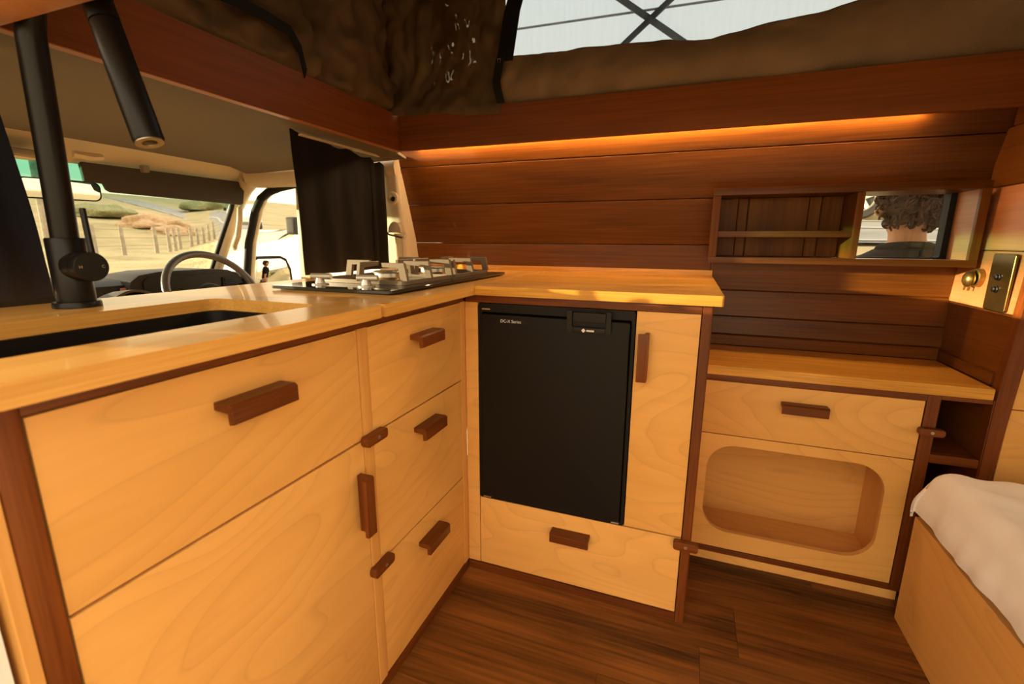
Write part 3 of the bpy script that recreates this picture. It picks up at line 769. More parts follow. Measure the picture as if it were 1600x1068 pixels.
ry = math.atan2(kn.y, kn.x) + PI / 2
text('lettering', 'H', .0075, fc_ + Vector((-.0012, -.017, .0)), (PI / 2, 0, ry), 'screw', hd)
text('lettering', 'C', .0075, fc_ + Vector((.0016, .017, .0)), (PI / 2, 0, ry), 'screw', hd)

# ------------------------------------------------------------------ gas hob
hb = thing('gas_hob', (-.84, 1.3, ZT), 'two-burner gas hob on black glass beside the tap', 'hob')
bm = bm_new(); prism(bm, rrect(-1.03, -.655, .925, 1.675, .012, 4), 'z', ZT + .004, ZT + .012, .001, 1); obj('glass_plate', bm, 'hob_glass', hb)
bm = bm_new(); prism(bm, rrect(-1.015, -.67, .94, 1.66, .01, 4), 'z', ZT + .0003, ZT + .004); obj('gasket', bm, 'rubber', hb)
for kx in (-.925, -.775):
    bm = bm_new(); lathe(bm, [(.022, .0122), (.022, .0145), (.0125, .016), (.0125, .018), (.009, .030)], (kx, .995, ZT), seg=24); kb = obj('knob', bm, 'knob', hb)
    bm = bm_new(); tube(bm, [(kx - .023, .989, ZT + .034), (kx, .995, ZT + .034), (kx + .030, 1.003, ZT + .034)], .0082, 12); obj('grip', bm, 'knob', kb)
for by, rr in ((1.195, .042), (1.475, .052)):
    bx = -.85
    bm = bm_new(); lathe(bm, [(rr + .016, .0122), (rr + .016, .013), (rr + .006, .017), (rr - .004, .020)], (bx, by, ZT)); br = obj('burner', bm, 'brass', hb)
    bm = bm_new(); lathe(bm, [(rr - .006, .0185), (rr - .003, .022), (rr - .003, .033), (rr - .005, .0335)], (bx, by, ZT), seg=40); obj('flame_ring', bm, 'alum', br)
    bm = bm_new(); lathe(bm, [(rr + .003, .034), (rr + .003, .037), (rr - .004, .040), (.003, .041)], (bx, by, ZT)); obj('cap', bm, 'iron', br)
    h = .142
    x0, x1, y0, y1 = bx - .150, bx + .150, by - h + .004, by + h - .004
    bm = bm_new()
    inner = rrect(x0 + .009, x1 - .009, y0 + .009, y1 - .009, .008, 3); outer = rrect(x0, x1, y0, y1, .012, 3)
    plate_hole(bm, outer, inner, 'z', ZT + .0125, ZT + .023); gr = obj('pan_support', bm, 'iron', hb)
    zt = ZT + .070; zl = ZT + .022
    for (px, py, dx, dy) in ((x1, by, -1, 0), (x0, by, 1, 0), (bx, y0, 0, 1), (bx, y1, 0, -1), (x1, y0 + .012, -1, 0), (x1, y1 - .012, -1, 0)):
        L = .088 if not (px == x1 and py != by) else .075
        # inverted-L finger plate: tapering leg on the frame, bar reaching towards the burner
        prof = [(-.004, zl), (.018, zl), (.024, zt - .015), (L, zt - .012), (L + .002, zt), (.006, zt)]
        t = .0055
        bm = bm_new()
        if dx: prism(bm, [(px + dx * a, c) for a, c in prof], 'y', py - t, py + t, .001, 1)
        else: prism(bm, [(py + dy * a, c) for a, c in prof], 'x', px - t, px + t, .001, 1)
        obj('finger', bm, 'iron', gr)

# ------------------------------------------------------------------ low cabinet beside the bed
lc = thing('low_cabinet', (.44, 1.75, 0), 'low birch cabinet with a rounded opening below the small shelf', 'cabinet')
bm = bm_new(); box(bm, .667, .698, SY - .003, SY + .02, .036, .678, .002, 2); obj('stile', bm, 'maho_z', lc)
bm = bm_new(); box(bm, .068, .6665, SY - .003, SY + .02, .6585, .678, .002, 2); obj('top_rail', bm, 'maho_x', lc)
bm = bm_new(); box(bm, .6985, .8115, SY - .001, SY + .018, .6655, .678, .001, 1); obj('top_rail', bm, 'maho_x', lc)
bm = bm_new(); box(bm, .068, .6665, SY - .003, SY + .02, .036, .056, .002, 2); obj('bottom_rail', bm, 'maho_x', lc)
bm = bm_new(); box(bm, .068, .69, SY + .004, SY + .02, 0, .035, .001, 1); obj('toe_board', bm, 'ply_x', lc)
d = front_y('drawer', lc, SY, .070, .6645, .4765, .657); pull_y('handle', d, SY, .305, .430, .611)
bm = bm_new()
inner = rrect(.110, .610, .120, .440, .085, 8); outer = rect_like(inner, .070, .6645, .0575, .4735)
plate_hole(bm, outer, inner, 'y', SY, SY + .018); obj('door', bm, 'ply_x', lc, 'plywood door with a rounded rectangular opening', smooth=40)
CB = [('cavity_back', .080, .648, 1.838, 1.850, .07, .47, 'ply_x'), ('cavity_side', .636, .648, SY + .02, 1.838, .07, .47, 'ply_z'), ('cavity_side', .080, .092, SY + .02, 1.838, .07, .47, 'ply_z'),
      ('cavity_floor', .092, .636, SY + .02, 1.838, .058, .070, 'ply_x'), ('cavity_top', .092, .636, SY + .02, 1.838, .462, .474, 'ply_x')]
for nm, x0, x1, y0, y1, z0, z1, mt in CB:
    bm = bm_new(); box(bm, x0, x1, y0, y1, z0, z1); obj(nm, bm, mt, lc)
bm = bm_new(); box(bm, .684, .697, SY + .021, 1.93, .05, .6775); obj('partition', bm, 'cedar_z', lc)
bm = bm_new(); box(bm, .699, .8105, SY + .021, 1.93, .488, .500); obj('cubby_shelf', bm, 'maho_x', lc)
bm = bm_new(); box(bm, .6985, .8115, SY, SY + .02, .473, .500, .0015, 1); obj('cubby_rail', bm, 'maho_x', lc)
bm = bm_new(); box(bm, .8125, .8235, SY + .0355, 1.93, .05, .6775); obj('cubby_side', bm, 'cedar_y', lc)
bm = bm_new(); box(bm, .8125, .8155, SY, SY + .035, .05, .6775); obj('cubby_lip', bm, 'maho_z', lc)
bm = bm_new(); box(bm, .699, .8105, 1.925, 1.932, .05, .6775); obj('cubby_back', bm, 'cedar_x', lc)
latch_y(lc, SY - .003, .655, .716, .560, .582)
ls = thing('shelf_top', (.44, 1.75, .68), 'low oak shelf top between the fridge cabinet and the bed', 'shelf')
bm = bm_new(); prism(bm, [(.0665, 1.594), (.806, 1.594), (.809, 1.597), (.809, 1.934), (.0665, 1.934)], 'z', .6785, .7105, .0015, 1); obj('board', bm, 'oak_x', ls)

# ------------------------------------------------------------------ bed
bd_ = thing('bed_base', (1.1, .5, 0), 'birch plywood bed base standing under the white mattress', 'bed')
bm = bm_new(); box(bm, .660, .678, 0.13, 1.520, 0, .338, .001, 1); obj('side_panel', bm, 'ply_y', bd_)
bm = bm_new(); box(bm, .6785, 2.2, 1.502, 1.520, 0, .338, .001, 1); obj('end_panel', bm, 'ply_x', bd_)
bm = bm_new(); box(bm, .6785, 2.2, 0.14, 1.5015, .322, .338); obj('top_board', bm, 'ply_x', bd_)
ms = thing('mattress', (1.1, .5, .34), 'thick mattress in a creased white sheet on the plywood base', 'mattress')
bm = bm_new(); box(bm, .684, 2.18, 0.14, 1.488, .3385, .488, .05, 5); obj('core', bm, 'sheet', ms)
def drape1(s, r=.055):
    if s >= r: return s, 0.0
    arc = r * PI / 2
    t = r - s
    if t <= arc:
        a = t / r; return r - r * math.sin(a), r - r * math.cos(a)
    return 0.0, r + (t - arc)
def sheet(u, v):
    s = lerp(-.115, 1.53, u ** 1.6); t = lerp(-.10, 1.43, v ** 1.3)
    ox, dx = drape1(s); oy, dy = drape1(t, .07)
    drop = (dx ** 3 + dy ** 3) ** (1 / 3)
    x = .666 + ox; yy = 1.506 - oy; z = .506 - drop
    z = max(z, .288 + .014 * nz(yy * 4, 1.3) + .008 * nz(yy * 11, 4))
    wv = -.010 * abs(nz(x * 4 + yy * 6, yy * 3 - x * 5, 12)) - .007 * abs(nz(x * 9 - yy * 5, yy * 8 + x * 3, 15)) + .007 * nz(x * 5 + yy * 2, yy * 7, 2) + .0035 * nz(x * 14, yy * 17 + x * 6, 6) + .004 * abs(nz(x * 9 - yy * 6, yy * 4 + x * 8, 9))
    hang = sstep(.03, .12, dx)
    x += -(.004 + .010 * sstep(.02, .16, drop) * (1 if dx > dy else .3)) * 1.0 + wv * hang * 1.4 + .010 * hang * math.sin(PI * min(1, drop / .2))* -1
    z += wv * (1 - hang) + .004
    return (x, yy + (wv * 1.5 if dy > .02 else 0), z)
bm = bm_new(); surf(bm, sheet, 110, 130); obj('sheet', bm, 'sheet', ms, smooth=180)

# ------------------------------------------------------------------ fittings on the return panel
px = RX(.99)
pl = thing('switch_plate', (px, 1.72, .91), 'bronze switch plate with two round buttons on the return panel', 'switch')
def RXp(bm, poly, d0, d1, bev):
    n0 = len(bm.verts)
    prism(bm, poly, 'x', 0, 1, 0)
    return bm
bm = bm_new(); prism(bm, rrect(1.668, 1.770, .911, 1.071, .006, 4), 'x', px - .0115, px - .0035, .003, 3); obj('plate', bm, 'bronze', pl)
for z in (1.006, .972):
    bm = bm_new(); lathe(bm, [(.0105, .0117), (.0105, .014), (.0085, .0155), (.008, .020), (.005, .0225), (.001, .023)], (px, 1.722, z), (-1, 0, 0), 18); obj('button', bm, 'black_metal', pl)
    for s in (-1, 1):
        bm = bm_new(); lathe(bm, [(.0022, .0116), (.0022, .0135), (.001, .0142)], (px, 1.722 + s * .0165, z + s * -.004), (-1, 0, 0), 10); obj('rivet', bm, 'steel', pl)
kb = thing('brass_catch', (px, 1.85, .96), 'round brass catch like a split ball beside the switch plate', 'catch')
bm = bm_new(); lathe(bm, [(.016, .004), (.022, .007), (.0255, .012), (.025, .018), (.021, .025), (.013, .030), (.005, .032), (.001, .0322)], (px, 1.858, .990), (-1, 0.15, 0), 26); obj('ball', bm, 'brass', kb, smooth=60)
bm = bm_new(); lathe(bm, [(.027, .0028), (.028, .008), (.027, .016), (.023, .0175), (.0225, .003)], (px, 1.836, .996), (-1, -.1, .0), 26); obj('collar', bm, 'brass', kb, smooth=60)
for yy in (1.873, 1.850):
    bm = bm_new(); tube(bm, [(px - .016, yy, .972), (px - .017, yy + .003, .955)], [.004, .0025], 8); obj('prong', bm, 'brass', kb)
# ------------------------------------------------------------------ curtains behind the cab seats
def curtain(u, v, y0, y1, z0, z1, x, amp, nf, pinch=0.0):
    yy = lerp(y0, y1, u); yy = lerp(yy, lerp(y0, y1, .5), pinch * v)
    f = math.sin(u * nf * 2 * PI + .6 * math.sin(v * 3)) * amp * (.6 + .4 * (1 - v)) + .006 * nz(yy * 20, v * 3)
    return (x + f, yy, lerp(z0, z1, v) - .012 * sstep(.7, 1, v) * abs(math.sin(u * nf * PI)))
ct = thing('curtain', (-1.28, 1.55, .975), 'black curtain hanging at the driver side of the cab', 'curtain')
bm = bm_new(); surf(bm, lambda u, v: curtain(u, v, 1.325 - .012 * v, 1.745, .975, 1.470 - .026 * u, -1.298, .008, 3.0), 60, 24, .003); obj('cloth', bm, 'curtain_k', ct, smooth=60)
bm = bm_new(); surf(bm, lambda u, v: curtain(u, v, 1.735, 1.850, .975, 1.442 - .012 * u, -1.300, .014, 1.6), 40, 24, .003); obj('cloth', bm, 'curtain_k', ct, smooth=60)
bm = bm_new(); box(bm, -1.290, -1.276, 1.34, 1.83, 1.449, 1.456, .001, 1); obj('track', bm, 'cream', ct)
c2 = thing('curtain', (-1.33, .4, .975), 'navy curtain hanging behind the tap at the passenger side', 'curtain')
bm = bm_new(); surf(bm, lambda u, v: curtain(u, v, .22, .604 - .012 * v - .03 * v * v, .975, 1.455, -1.31, .010, 4.0), 60, 24, .003); obj('cloth', bm, 'curtain_n', c2, smooth=60)
bm = bm_new(); surf(bm, lambda u, v: curtain(u, v, .50, .622 - .02 * v, .975, 1.22, -1.345, .006, 2.0), 20, 12, .003); obj('lining', bm, 'visor', c2, smooth=60)  # added dark layer standing in for the passenger seat

# ------------------------------------------------------------------ cab
bm = bm_new(); surf(bm, lambda u, v: (lerp(-1.178, -2.10, u), lerp(.30, 1.83, v), lerp(1.474, 1.452, u) + .010 * math.sin(PI * v) - .02 * sstep(.93, 1, v)), 20, 30, -.012); struct(obj('trim_9', bm, 'headliner', smooth=60), 'grey felt headliner of the cab')
# windscreen header, cream
HPR = [(-2.08, 1.4535), (-2.13, 1.4515), (-2.165, 1.438), (-2.20, 1.416), (-2.235, 1.394), (-2.262, 1.384), (-2.28, 1.392)]
def header(u, v):
    yy = lerp(.20, 2.0, u); i = min(int(v * 6), 5); q = v * 6 - i
    a, b = HPR[i], HPR[i + 1]
    e = sstep(.86, 1.0, u) + sstep(.12, 0, u)
    return (lerp(a[0], b[0], q) + .05 * e, yy, lerp(a[1], b[1], q) + .003 * math.sin(PI * v) - .035 * e * (1 - v))
bm = bm_new(); surf(bm, header, 40, 18, -.012); struct(obj('trim_10', bm, 'cream', smooth=60), 'cream windscreen header of the cab')
# roof side rails and pillars
def rail(name, pts, r, label, mat='cream', flat=1.0, seg=12):
    bm = bm_new(); tube(bm, pts, r, seg, flat=flat); return struct(obj(name, bm, mat, smooth=60), label)
rail('trim_11', [(-2.13, 1.87, 1.415), (-1.95, 1.895, 1.418), (-1.7, 1.905, 1.42), (-1.25, 1.905, 1.42)], [.055, .062, .066, .066], 'cream roof rail above the driver door')
rail('trim_12', [(-2.14, 1.875, 1.41), (-2.24, 1.915, 1.36), (-2.35, 1.955, 1.27), (-2.5, 1.99, 1.11), (-2.70, 2.045, .90), (-2.78, 2.06, .80)], [.050, .038, .028, .027, .030, .032], 'cream windscreen pillar at the driver side')
rail('trim_13', [(-2.14, .33, 1.41), (-2.24, .29, 1.36), (-2.35, .245, 1.27), (-2.5, .21, 1.11), (-2.70, .155, .90)], [.05, .04, .034, .034, .038], 'cream windscreen pillar at the passenger side')
rail('trim_14', [(-2.13, .33, 1.415), (-1.7, .295, 1.42), (-1.2, .295, 1.42)], .06, 'cream roof rail above the passenger door')
# inner seal of the windscreen beside the pillar
rail('trim_15', [(-2.235, 1.862, 1.385), (-2.36, 1.93, 1.27), (-2.51, 1.965, 1.11), (-2.71, 2.02, .90)], .015, 'black windscreen seal along the pillar', 'rubber')
bm = bm_new()
surf(bm, lambda u, v: (lerp(-2.245, -2.76, v) - .05 * math.sin(PI * u), lerp(.29 - .14 * v, 1.90 + .14 * v, u), lerp(1.400, .905, v)), 24, 8)
struct(obj('window_2', bm, 'screen', smooth=60), 'windscreen with a green tinted top band')
# driver door
dw = [(-2.40, 1.975, .80), (-2.352, 1.965, .903), (-2.285, 1.945, 1.08), (-2.189, 1.925, 1.249), (-2.13, 1.915, 1.31), (-2.064, 1.908, 1.341), (-1.98, 1.905, 1.36), (-1.88, 1.903, 1.372), (-1.55, 1.90, 1.375), (-1.36, 1.90, 1.36), (-1.33, 1.92, 1.2), (-1.32, 1.97, .82)]
d2 = sempty('door_2', (-1.85, 1.97, -.1), 'driver door seen from inside')
bm = bm_new(); tube(bm, dw, .020, 10); obj('seal', bm, 'rubber', d2, smooth=60)
bm = bm_new(); tube(bm, [(p[0] - .004, p[1] + .03, p[2] + .016) for p in dw[:9]], .022, 10); obj('window_frame', bm, 'cream', d2, smooth=60)
bm = bm_new(); box(bm, -2.40, -1.32, 1.97, 2.02, -.1, .84, .01); obj('panel', bm, 'cream', d2)
bm = bm_new(); surf(bm, lambda u, v: (lerp(-2.36, -1.33, u), lerp(1.985, 1.925, v), lerp(.84, 1.39, v)), 6, 4); obj('pane', bm, 'glass', d2)
bm = bm_new(); prism(bm, [(-1.925, .84), (-1.85, .84), (-1.875, 1.39), (-1.905, 1.39)], 'y', 1.93, 1.95, .003); obj('quarter_post', bm, 'cream', d2)
# passenger door, window open to the sun
d3 = sempty('door_3', (-1.85, .2, -.1), 'passenger door')
bm = bm_new(); box(bm, -2.55, -1.32, .13, .18, -.1, .82, .01); obj('panel', bm, 'cream', d3)
bm = bm_new(); box(bm, -1.33, -1.25, .13, .20, -.1, 1.4, .01); obj('rear_post', bm, 'cream', d3)
# B pillar trim with belt anchor
bp_ = sempty('trim_16', (-1.3, 1.95, .95), 'cream door pillar with a seat belt')
bm = bm_new()
PP = [(-1.40, .0), (-1.345, -.004), (-1.29, -.012), (-1.250, -.012), (-1.230, -.006), (-1.224, .006), (-1.224, .075)]
def pil(u, v):
    i = min(int(u * 6), 5); q = u * 6 - i; a, b = PP[i], PP[i + 1]
    return (lerp(a[0], b[0], q) - .030 * v * sstep(.3, 1, u), lerp(1.915, 1.868, v) + lerp(a[1], b[1], q), lerp(.90, 1.395, v))
surf(bm, pil, 24, 12, -.004); obj('pillar', bm, 'cream', bp_, smooth=60)
bm = bm_new(); lathe(bm, [(.030, 0), (.030, .008), (.026, .014), (.016, .015), (.014, .006), (.002, .006)], (-1.275, 1.868, 1.285), (0, -1, .1), 20); obj('belt_guide', bm, 'cream', bp_)
bm = bm_new(); lathe(bm, [(.011, .010), (.011, .0158), (.001, .016)], (-1.270, 1.868, 1.280), (0, -1, .1), 12); obj('bolt', bm, 'rubber', bp_)
sb = thing('seat_belt', (-1.29, 1.93, .97), 'beige seat belt looped on the cream door pillar', 'seat belt')
bm = bm_new(); prism(bm, [(-1.300 + .034 + .034 * math.cos(a), 1.135 + .048 * math.sin(a)) for a in [i / 16 * PI for i in range(17)]], 'y', 1.845, 1.866, .003); obj('anchor', bm, 'strap', sb, smooth=50)
bm = bm_new(); tube(bm, [(-1.308, 1.853, 1.134), (-1.300, 1.850, 1.126), (-1.228, 1.850, 1.112), (-1.218, 1.855, 1.118), (-1.220, 1.86, 1.135)], .0045, 8); obj('wire_loop', bm, 'steel', sb)
bm = bm_new(); surf(bm, lambda u, v: (lerp(-1.305, -1.250, u) + .004 * v, 1.866 + .006 * math.cos(u * PI * 2) + .02 * (1 - v), lerp(.90, 1.13, v)), 8, 6, .003); obj('webbing', bm, 'strap', sb, smooth=60)
# grab handle
gh = thing('grab_handle', (-2.3, 1.92, 1.06), 'cream grab handle on the windscreen pillar', 'handle')
bm = bm_new(); tube(bm, [(-2.275, 1.93, 1.285), (-2.262, 1.895, 1.262), (-2.262, 1.885, 1.20), (-2.30, 1.895, 1.12), (-2.345, 1.905, 1.075), (-2.385, 1.935, 1.055), (-2.40, 1.95, 1.075)], [.010, .014, .014, .015, .016, .014, .01], 10); obj('grip', bm, 'cream', gh, smooth=60)
# sun visor
sv = thing('sun_visor', (-2.2, 1.5, 1.28), 'dark folding sun visor hanging below the windscreen header', 'visor')
vis = [(1.176, 1.318), (1.172, 1.380), (1.180, 1.388), (1.875, 1.391), (1.884, 1.378), (1.862, 1.285), (1.850, 1.276), (1.262, 1.284), (1.248, 1.292), (1.240, 1.314)]
bm = bm_new(); prism(bm, vis, 'x', -2.212, -2.194, .005, 2); obj('pad', bm, 'visor', sv, smooth=40)
bm = bm_new(); box(bm, -2.19, -2.165, 1.378, 1.402, 1.375, 1.404, .003); obj('clip', bm, 'plast_grey', sv)
bm = bm_new(); tube(bm, [(-2.20, 1.87, 1.385), (-2.19, 1.90, 1.392), (-2.16, 1.90, 1.402)], .007, 8); obj('pivot_arm', bm, 'plast_grey', sv)
bm = bm_new(); lathe(bm, [(.028, 0), (.028, .006), (.02, .010), (.004, .010)], (-2.135, 1.855, 1.400), (.4, -.1, -1), 16); obj('pivot_base', bm, 'plast_grey', sv)
# rear view mirror
rm = thing('rear_view_mirror', (-2.3, 1.155, 1.25), 'rear-view mirror behind the black tap', 'mirror')
def turned(bm, c, yaw, pitch):
    m = Matrix.Translation(c) @ Matrix.Rotation(yaw, 4, 'Z') @ Matrix.Rotation(pitch, 4, 'Y') @ Matrix.Translation(-Vector(c))
    bm.transform(m); return bm
RM = (-2.31, 1.154, 1.287)
bm = bm_new(); prism(bm, rrect(1.032, 1.276, 1.249, 1.326, .024, 5), 'x', -2.33, -2.306, .006, 3); turned(bm, RM, -.25, .045); obj('housing', bm, 'rubber', rm, smooth=50)
bm = bm_new(); prism(bm, rrect(1.038, 1.270, 1.254, 1.321, .020, 5), 'x', -2.306, -2.3045); turned(bm, RM, -.25, .045); obj('glass', bm, 'mirror', rm)
bm = bm_new(); tube(bm, [(-2.325, 1.15, 1.325), (-2.31, 1.15, 1.36), (-2.27, 1.15, 1.385)], .007, 8); obj('stem', bm, 'rubber', rm)
# dome lamp on the header
dl = thing('dome_lamp', (-2.1, .97, 1.39), 'grey map lamp housing on the windscreen header', 'lamp')
bm = bm_new(); prism(bm, rrect(-2.21, -2.09, .86, 1.055, .03, 5), 'z', 1.372, 1.392, .006, 3); obj('housing', bm, 'plast_grey', dl, smooth=50)
bm = bm_new(); prism(bm, rrect(-2.19, -2.12, .93, 1.02, .015, 4), 'z', 1.368, 1.3718, .001); obj('lens', bm, 'cream', dl)
bm = bm_new(); tube(bm, [(-2.11, 1.11, 1.400), (-2.105, 1.16, 1.396), (-2.11, 1.20, 1.402)], [.012, .015, .012], 8); obj('coat_hook', bm, 'cream', dl)
# dashboard
da = thing('dashboard', (-2.55, 1.1, .3), 'dark plastic dashboard below the windscreen', 'dashboard')
bm = bm_new(); prism(bm, [(-2.78, .3), (-2.80, .905), (-2.72, .928), (-2.44, .915), (-2.40, .895), (-2.385, .82), (-2.45, .30)], 'y', .20, 2.02, .01, 2); obj('body', bm, 'dash', da, smooth=40)
hump = [(1.36, .86), (1.37, .91), (1.41, .938), (1.50, .950), (1.75, .950), (1.86, .940), (1.92, .915), (1.945, .86)]
bm = bm_new(); prism(bm, hump, 'x', -2.60, -2.36, .008, 2); obj('binnacle', bm, 'dash', da, smooth=40)
bm = bm_new(); prism(bm, rrect(1.42, 1.80, .82, .925, .03, 5), 'x', -2.362, -2.352); obj('instrument_cover', bm, 'black', da)
bm = bm_new(); prism(bm, rrect(1.815, 1.905, .845, .905, .012, 4), 'x', -2.362, -2.352); vt = obj('air_vent', bm, 'dash', da)
for i in range(4):
    bm = bm_new(); box(bm, -2.353, -2.345, 1.822, 1.898, .853 + i * .0125, .858 + i * .0125); obj('vane', bm, 'black', vt)
bm = bm_new(); box(bm, -2.386, -2.375, 1.338, 1.358, .858, .884, .002); obj('hazard_button', bm, 'orange', da)
bm = bm_new(); surf(bm, lambda u, v: (-2.05 - .12 * math.sin(v * PI), lerp(1.06, 1.34, u), .80 + .105 * math.sin(PI * u) ** .7 * (1 - .3 * v)), 16, 6, .01); obj('console_cover', bm, 'visor', da, smooth=60)
# steering wheel
sw = thing('steering_wheel', (-2.1, 1.545, .78), 'grey steering wheel above the edge of the worktop', 'steering wheel')
th = math.radians(42); sc_, rr = Vector((-2.06, 1.552, .845)), .215
ex, ey = Vector((0, 1, 0)), Vector((-math.cos(th) * .5, 0, math.sin(th))).normalized()
bm = bm_new(); tube(bm, [sc_ + ex * rr * math.cos(a) + ey * rr * math.sin(a) for a in [i / 48 * 2 * PI for i in range(48)]], .0165, 12, closed=True); obj('rim', bm, 'wheel', sw, smooth=60)
nn = ex.cross(ey)
bm = bm_new(); lathe(bm, [(.07, -.03), (.075, 0), (.06, .015), (.001, .02)], sc_ - nn * .02, -nn if nn.x < 0 else nn, 20); obj('hub', bm, 'dash', sw, smooth=50)
for a in (-.15, PI + .15, -PI / 2):
    d_ = ex * math.cos(a) + ey * math.sin(a)
    bm = bm_new(); tube(bm, [sc_ + d_ * .06, sc_ + d_ * (rr - .005)], .014, 8, flat=.5); obj('spoke', bm, 'dash', sw)
bm = bm_new(); tube(bm, [sc_ - Vector((.0, 0, 0)), sc_ + Vector((-.14, 0, -.10))], .03, 10); obj('column', bm, 'dash', sw)
# outside mirror
om = thing('door_mirror', (-2.4, 2.16, .83), 'black door mirror outside the driver window', 'mirror')
OM = (-2.40, 2.165, .9)
bm = bm_new(); prism(bm, [(2.035, .800), (2.045, .93), (2.065, .985), (2.10, 1.003), (2.245, 1.003), (2.28, .985), (2.305, .92), (2.31, .800)], 'x', -2.47, -2.40, .012, 3); turned(bm, OM, -.30, 0); obj('housing', bm, 'rubber', om, smooth=40)
bm = bm_new(); prism(bm, [(2.052, .815), (2.060, .93), (2.078, .972), (2.105, .987), (2.24, .987), (2.268, .97), (2.288, .91), (2.292, .815)], 'x', -2.3995, -2.397, .001); turned(bm, OM, -.30, 0); obj('glass', bm, 'mirror', om)
bm = bm_new(); tube(bm, [(-2.43, 2.035, .78), (-2.44, 2.06, .80), (-2.44, 2.12, .82)], .02, 8); obj('arm', bm, 'rubber', om)

# ------------------------------------------------------------------ outside
def gh_(x, y):
    o = 1.7 * sstep(-.3, -1.6, x) * sstep(-8.5, -6.0, x)
    z = -.45 + 1.45 * sstep(2.7 + o, 4.8 + o, y) + .095 * max(0, y - 4.8)
    z += .27 * max(0, min(y, 5.2) - 2.4) * (o / 1.7) * sstep(7.5, 5.2, y)
    z += .052 * max(0, -x - 8) * sstep(0, 6, y) + .02 * max(0, -x - 25) * sstep(0, 10, y)
    d = -x; zf = .025 * d + .10 * max(0, d - 30) * sstep(0, 12, y) + .48 * max(0, min(2.2, y - .74 * d))
    zf = lerp(-.45, zf, sstep(-1, 4, y))
    z = lerp(z, zf, sstep(-4.5, -8, x))
    return z + .05 * nz(x * .5, y * .5) * sstep(2, 6, abs(x) + abs(y))
def gz(x, y): return gh_(x, y)
N = 130
def gmap(u): s = 2 * u - 1; return 4 * s + 86 * s ** 3
bm = bm_new(); surf(bm, lambda u, v: (gmap(u) - 4, gmap(v) + 4, gz(gmap(u) - 4, gmap(v) + 4)), N, N)
struct(obj('ground', bm, 'field', smooth=180), 'dry grass field around the van')
RC = [(60, 7.2), (20, 7.2), (4, 7.2), (-4, 7.6), (-9, 9.2), (-15, 13.2), (-24, 20.6), (-36, 28.5), (-50, 37), (-80, 47)]
def cr(u):
    n = len(RC) - 1; t = u * n; i = min(int(t), n - 1); t -= i
    P = [Vector(RC[max(0, min(n, i + k))]) for k in (-1, 0, 1, 2)]
    return .5 * ((2 * P[1]) + (P[2] - P[0]) * t + (2 * P[0] - 5 * P[1] + 4 * P[2] - P[3]) * t * t + (3 * P[1] - P[0] - 3 * P[2] + P[3]) * t ** 3)
def road(u, v, half=1.9, lift=.035, off=0.0):
    p = cr(u); q = cr(min(1, u + .002)) - cr(max(0, u - .002)); nrm = Vector((-q.y, q.x)).normalized()
    w = lerp(-half, half, v) + off; r = p + nrm * w
    return (r.x, r.y, gz(r.x, r.y) + lift)
bm = bm_new(); surf(bm, lambda u, v: road(u, v), 260, 16); struct(obj('road', bm, 'asphalt', smooth=180), 'grey country road beyond the van')
for off in (-1.72, 0.0, 1.72):
    bm = bm_new(); surf(bm, lambda u, v: road(u, v, .06, .05, off), 220, 1); struct(obj('road_line', bm, 'roadpaint', smooth=180), 'pale painted road line')
# fence posts between field and road
fn = [(-19.5, 10.4), (-20.2, 11.7), (-21, 13.4), (-22, 14.6), (-22.8, 15.4), (-24.2, 16.6), (-25.6, 18.2), (-26.2, 19.0), (-26.8, 19.8), (-27.4, 20.6), (-28, 21.4)]
fe = thing('wire_fence', (-21, 13, gz(-21, 13)), 'post and wire fence across the dry field seen through the windscreen', 'fence')
posts = []
for i, (x, y) in enumerate(fn):
    z = gz(x, y); h = 1.05 + .1 * random.random()
    bm = bm_new(); tube(bm, [(x, y, z - .3), (x + .02 * random.random(), y, z + h)], [.075, .065], 8); obj('post', bm, 'post', fe)
    posts.append((x, y, z))
order = posts
for h in (.35, .65, .95):
    bm = bm_new(); tube(bm, [(p[0], p[1], p[2] + h) for p in order], .012, 5); obj('wire', bm, 'post', fe)
def bush(x, y, s, label, mat='leaf'):
    bm = bm_new()
    bmesh.ops.create_icosphere(bm, subdivisions=4, radius=1.0)
    for v in bm.verts:
        c = v.co.copy(); k = 1 + .30 * nz(c.x * 1.6 + x, c.y * 1.6 + y, c.z * 2) + .10 * nz(c.x * 5, c.y * 5 + x, c.z * 5)
        v.co = Vector((c.x * k * s + x, c.y * k * s + y, gz(x, y) + max(-.1, c.z * k * s * .42)))
    return tag(obj('bush', bm, mat, smooth=60), label, 'bush', 'bushes beyond the road')
M['scrub'] = plain('dry_scrub', (0.40, 0.265, 0.145), .9, var=.25, vscale=4)
bush(8.5, 4.0, 1.1, 'green hedge bush beside the road behind the van')
bush(-40, 25.5, 2.4, 'russet scrub bush on the hillside left of the road bend', 'scrub'); bush(-48, 26.5, 2.6, 'dark green bush at the left edge of the hillside')
bush(-36, 24.2, 1.4, 'small russet scrub clump beside the road bend', 'scrub'); bush(-10.5, 10.9, .45, 'low green bush at the roadside beyond the driver window')
bush(-14.5, 17.0, 1.4, 'olive bush behind the road seen in the driver window'); bush(-58, 44, 3.0, 'large olive bush on the far skyline')
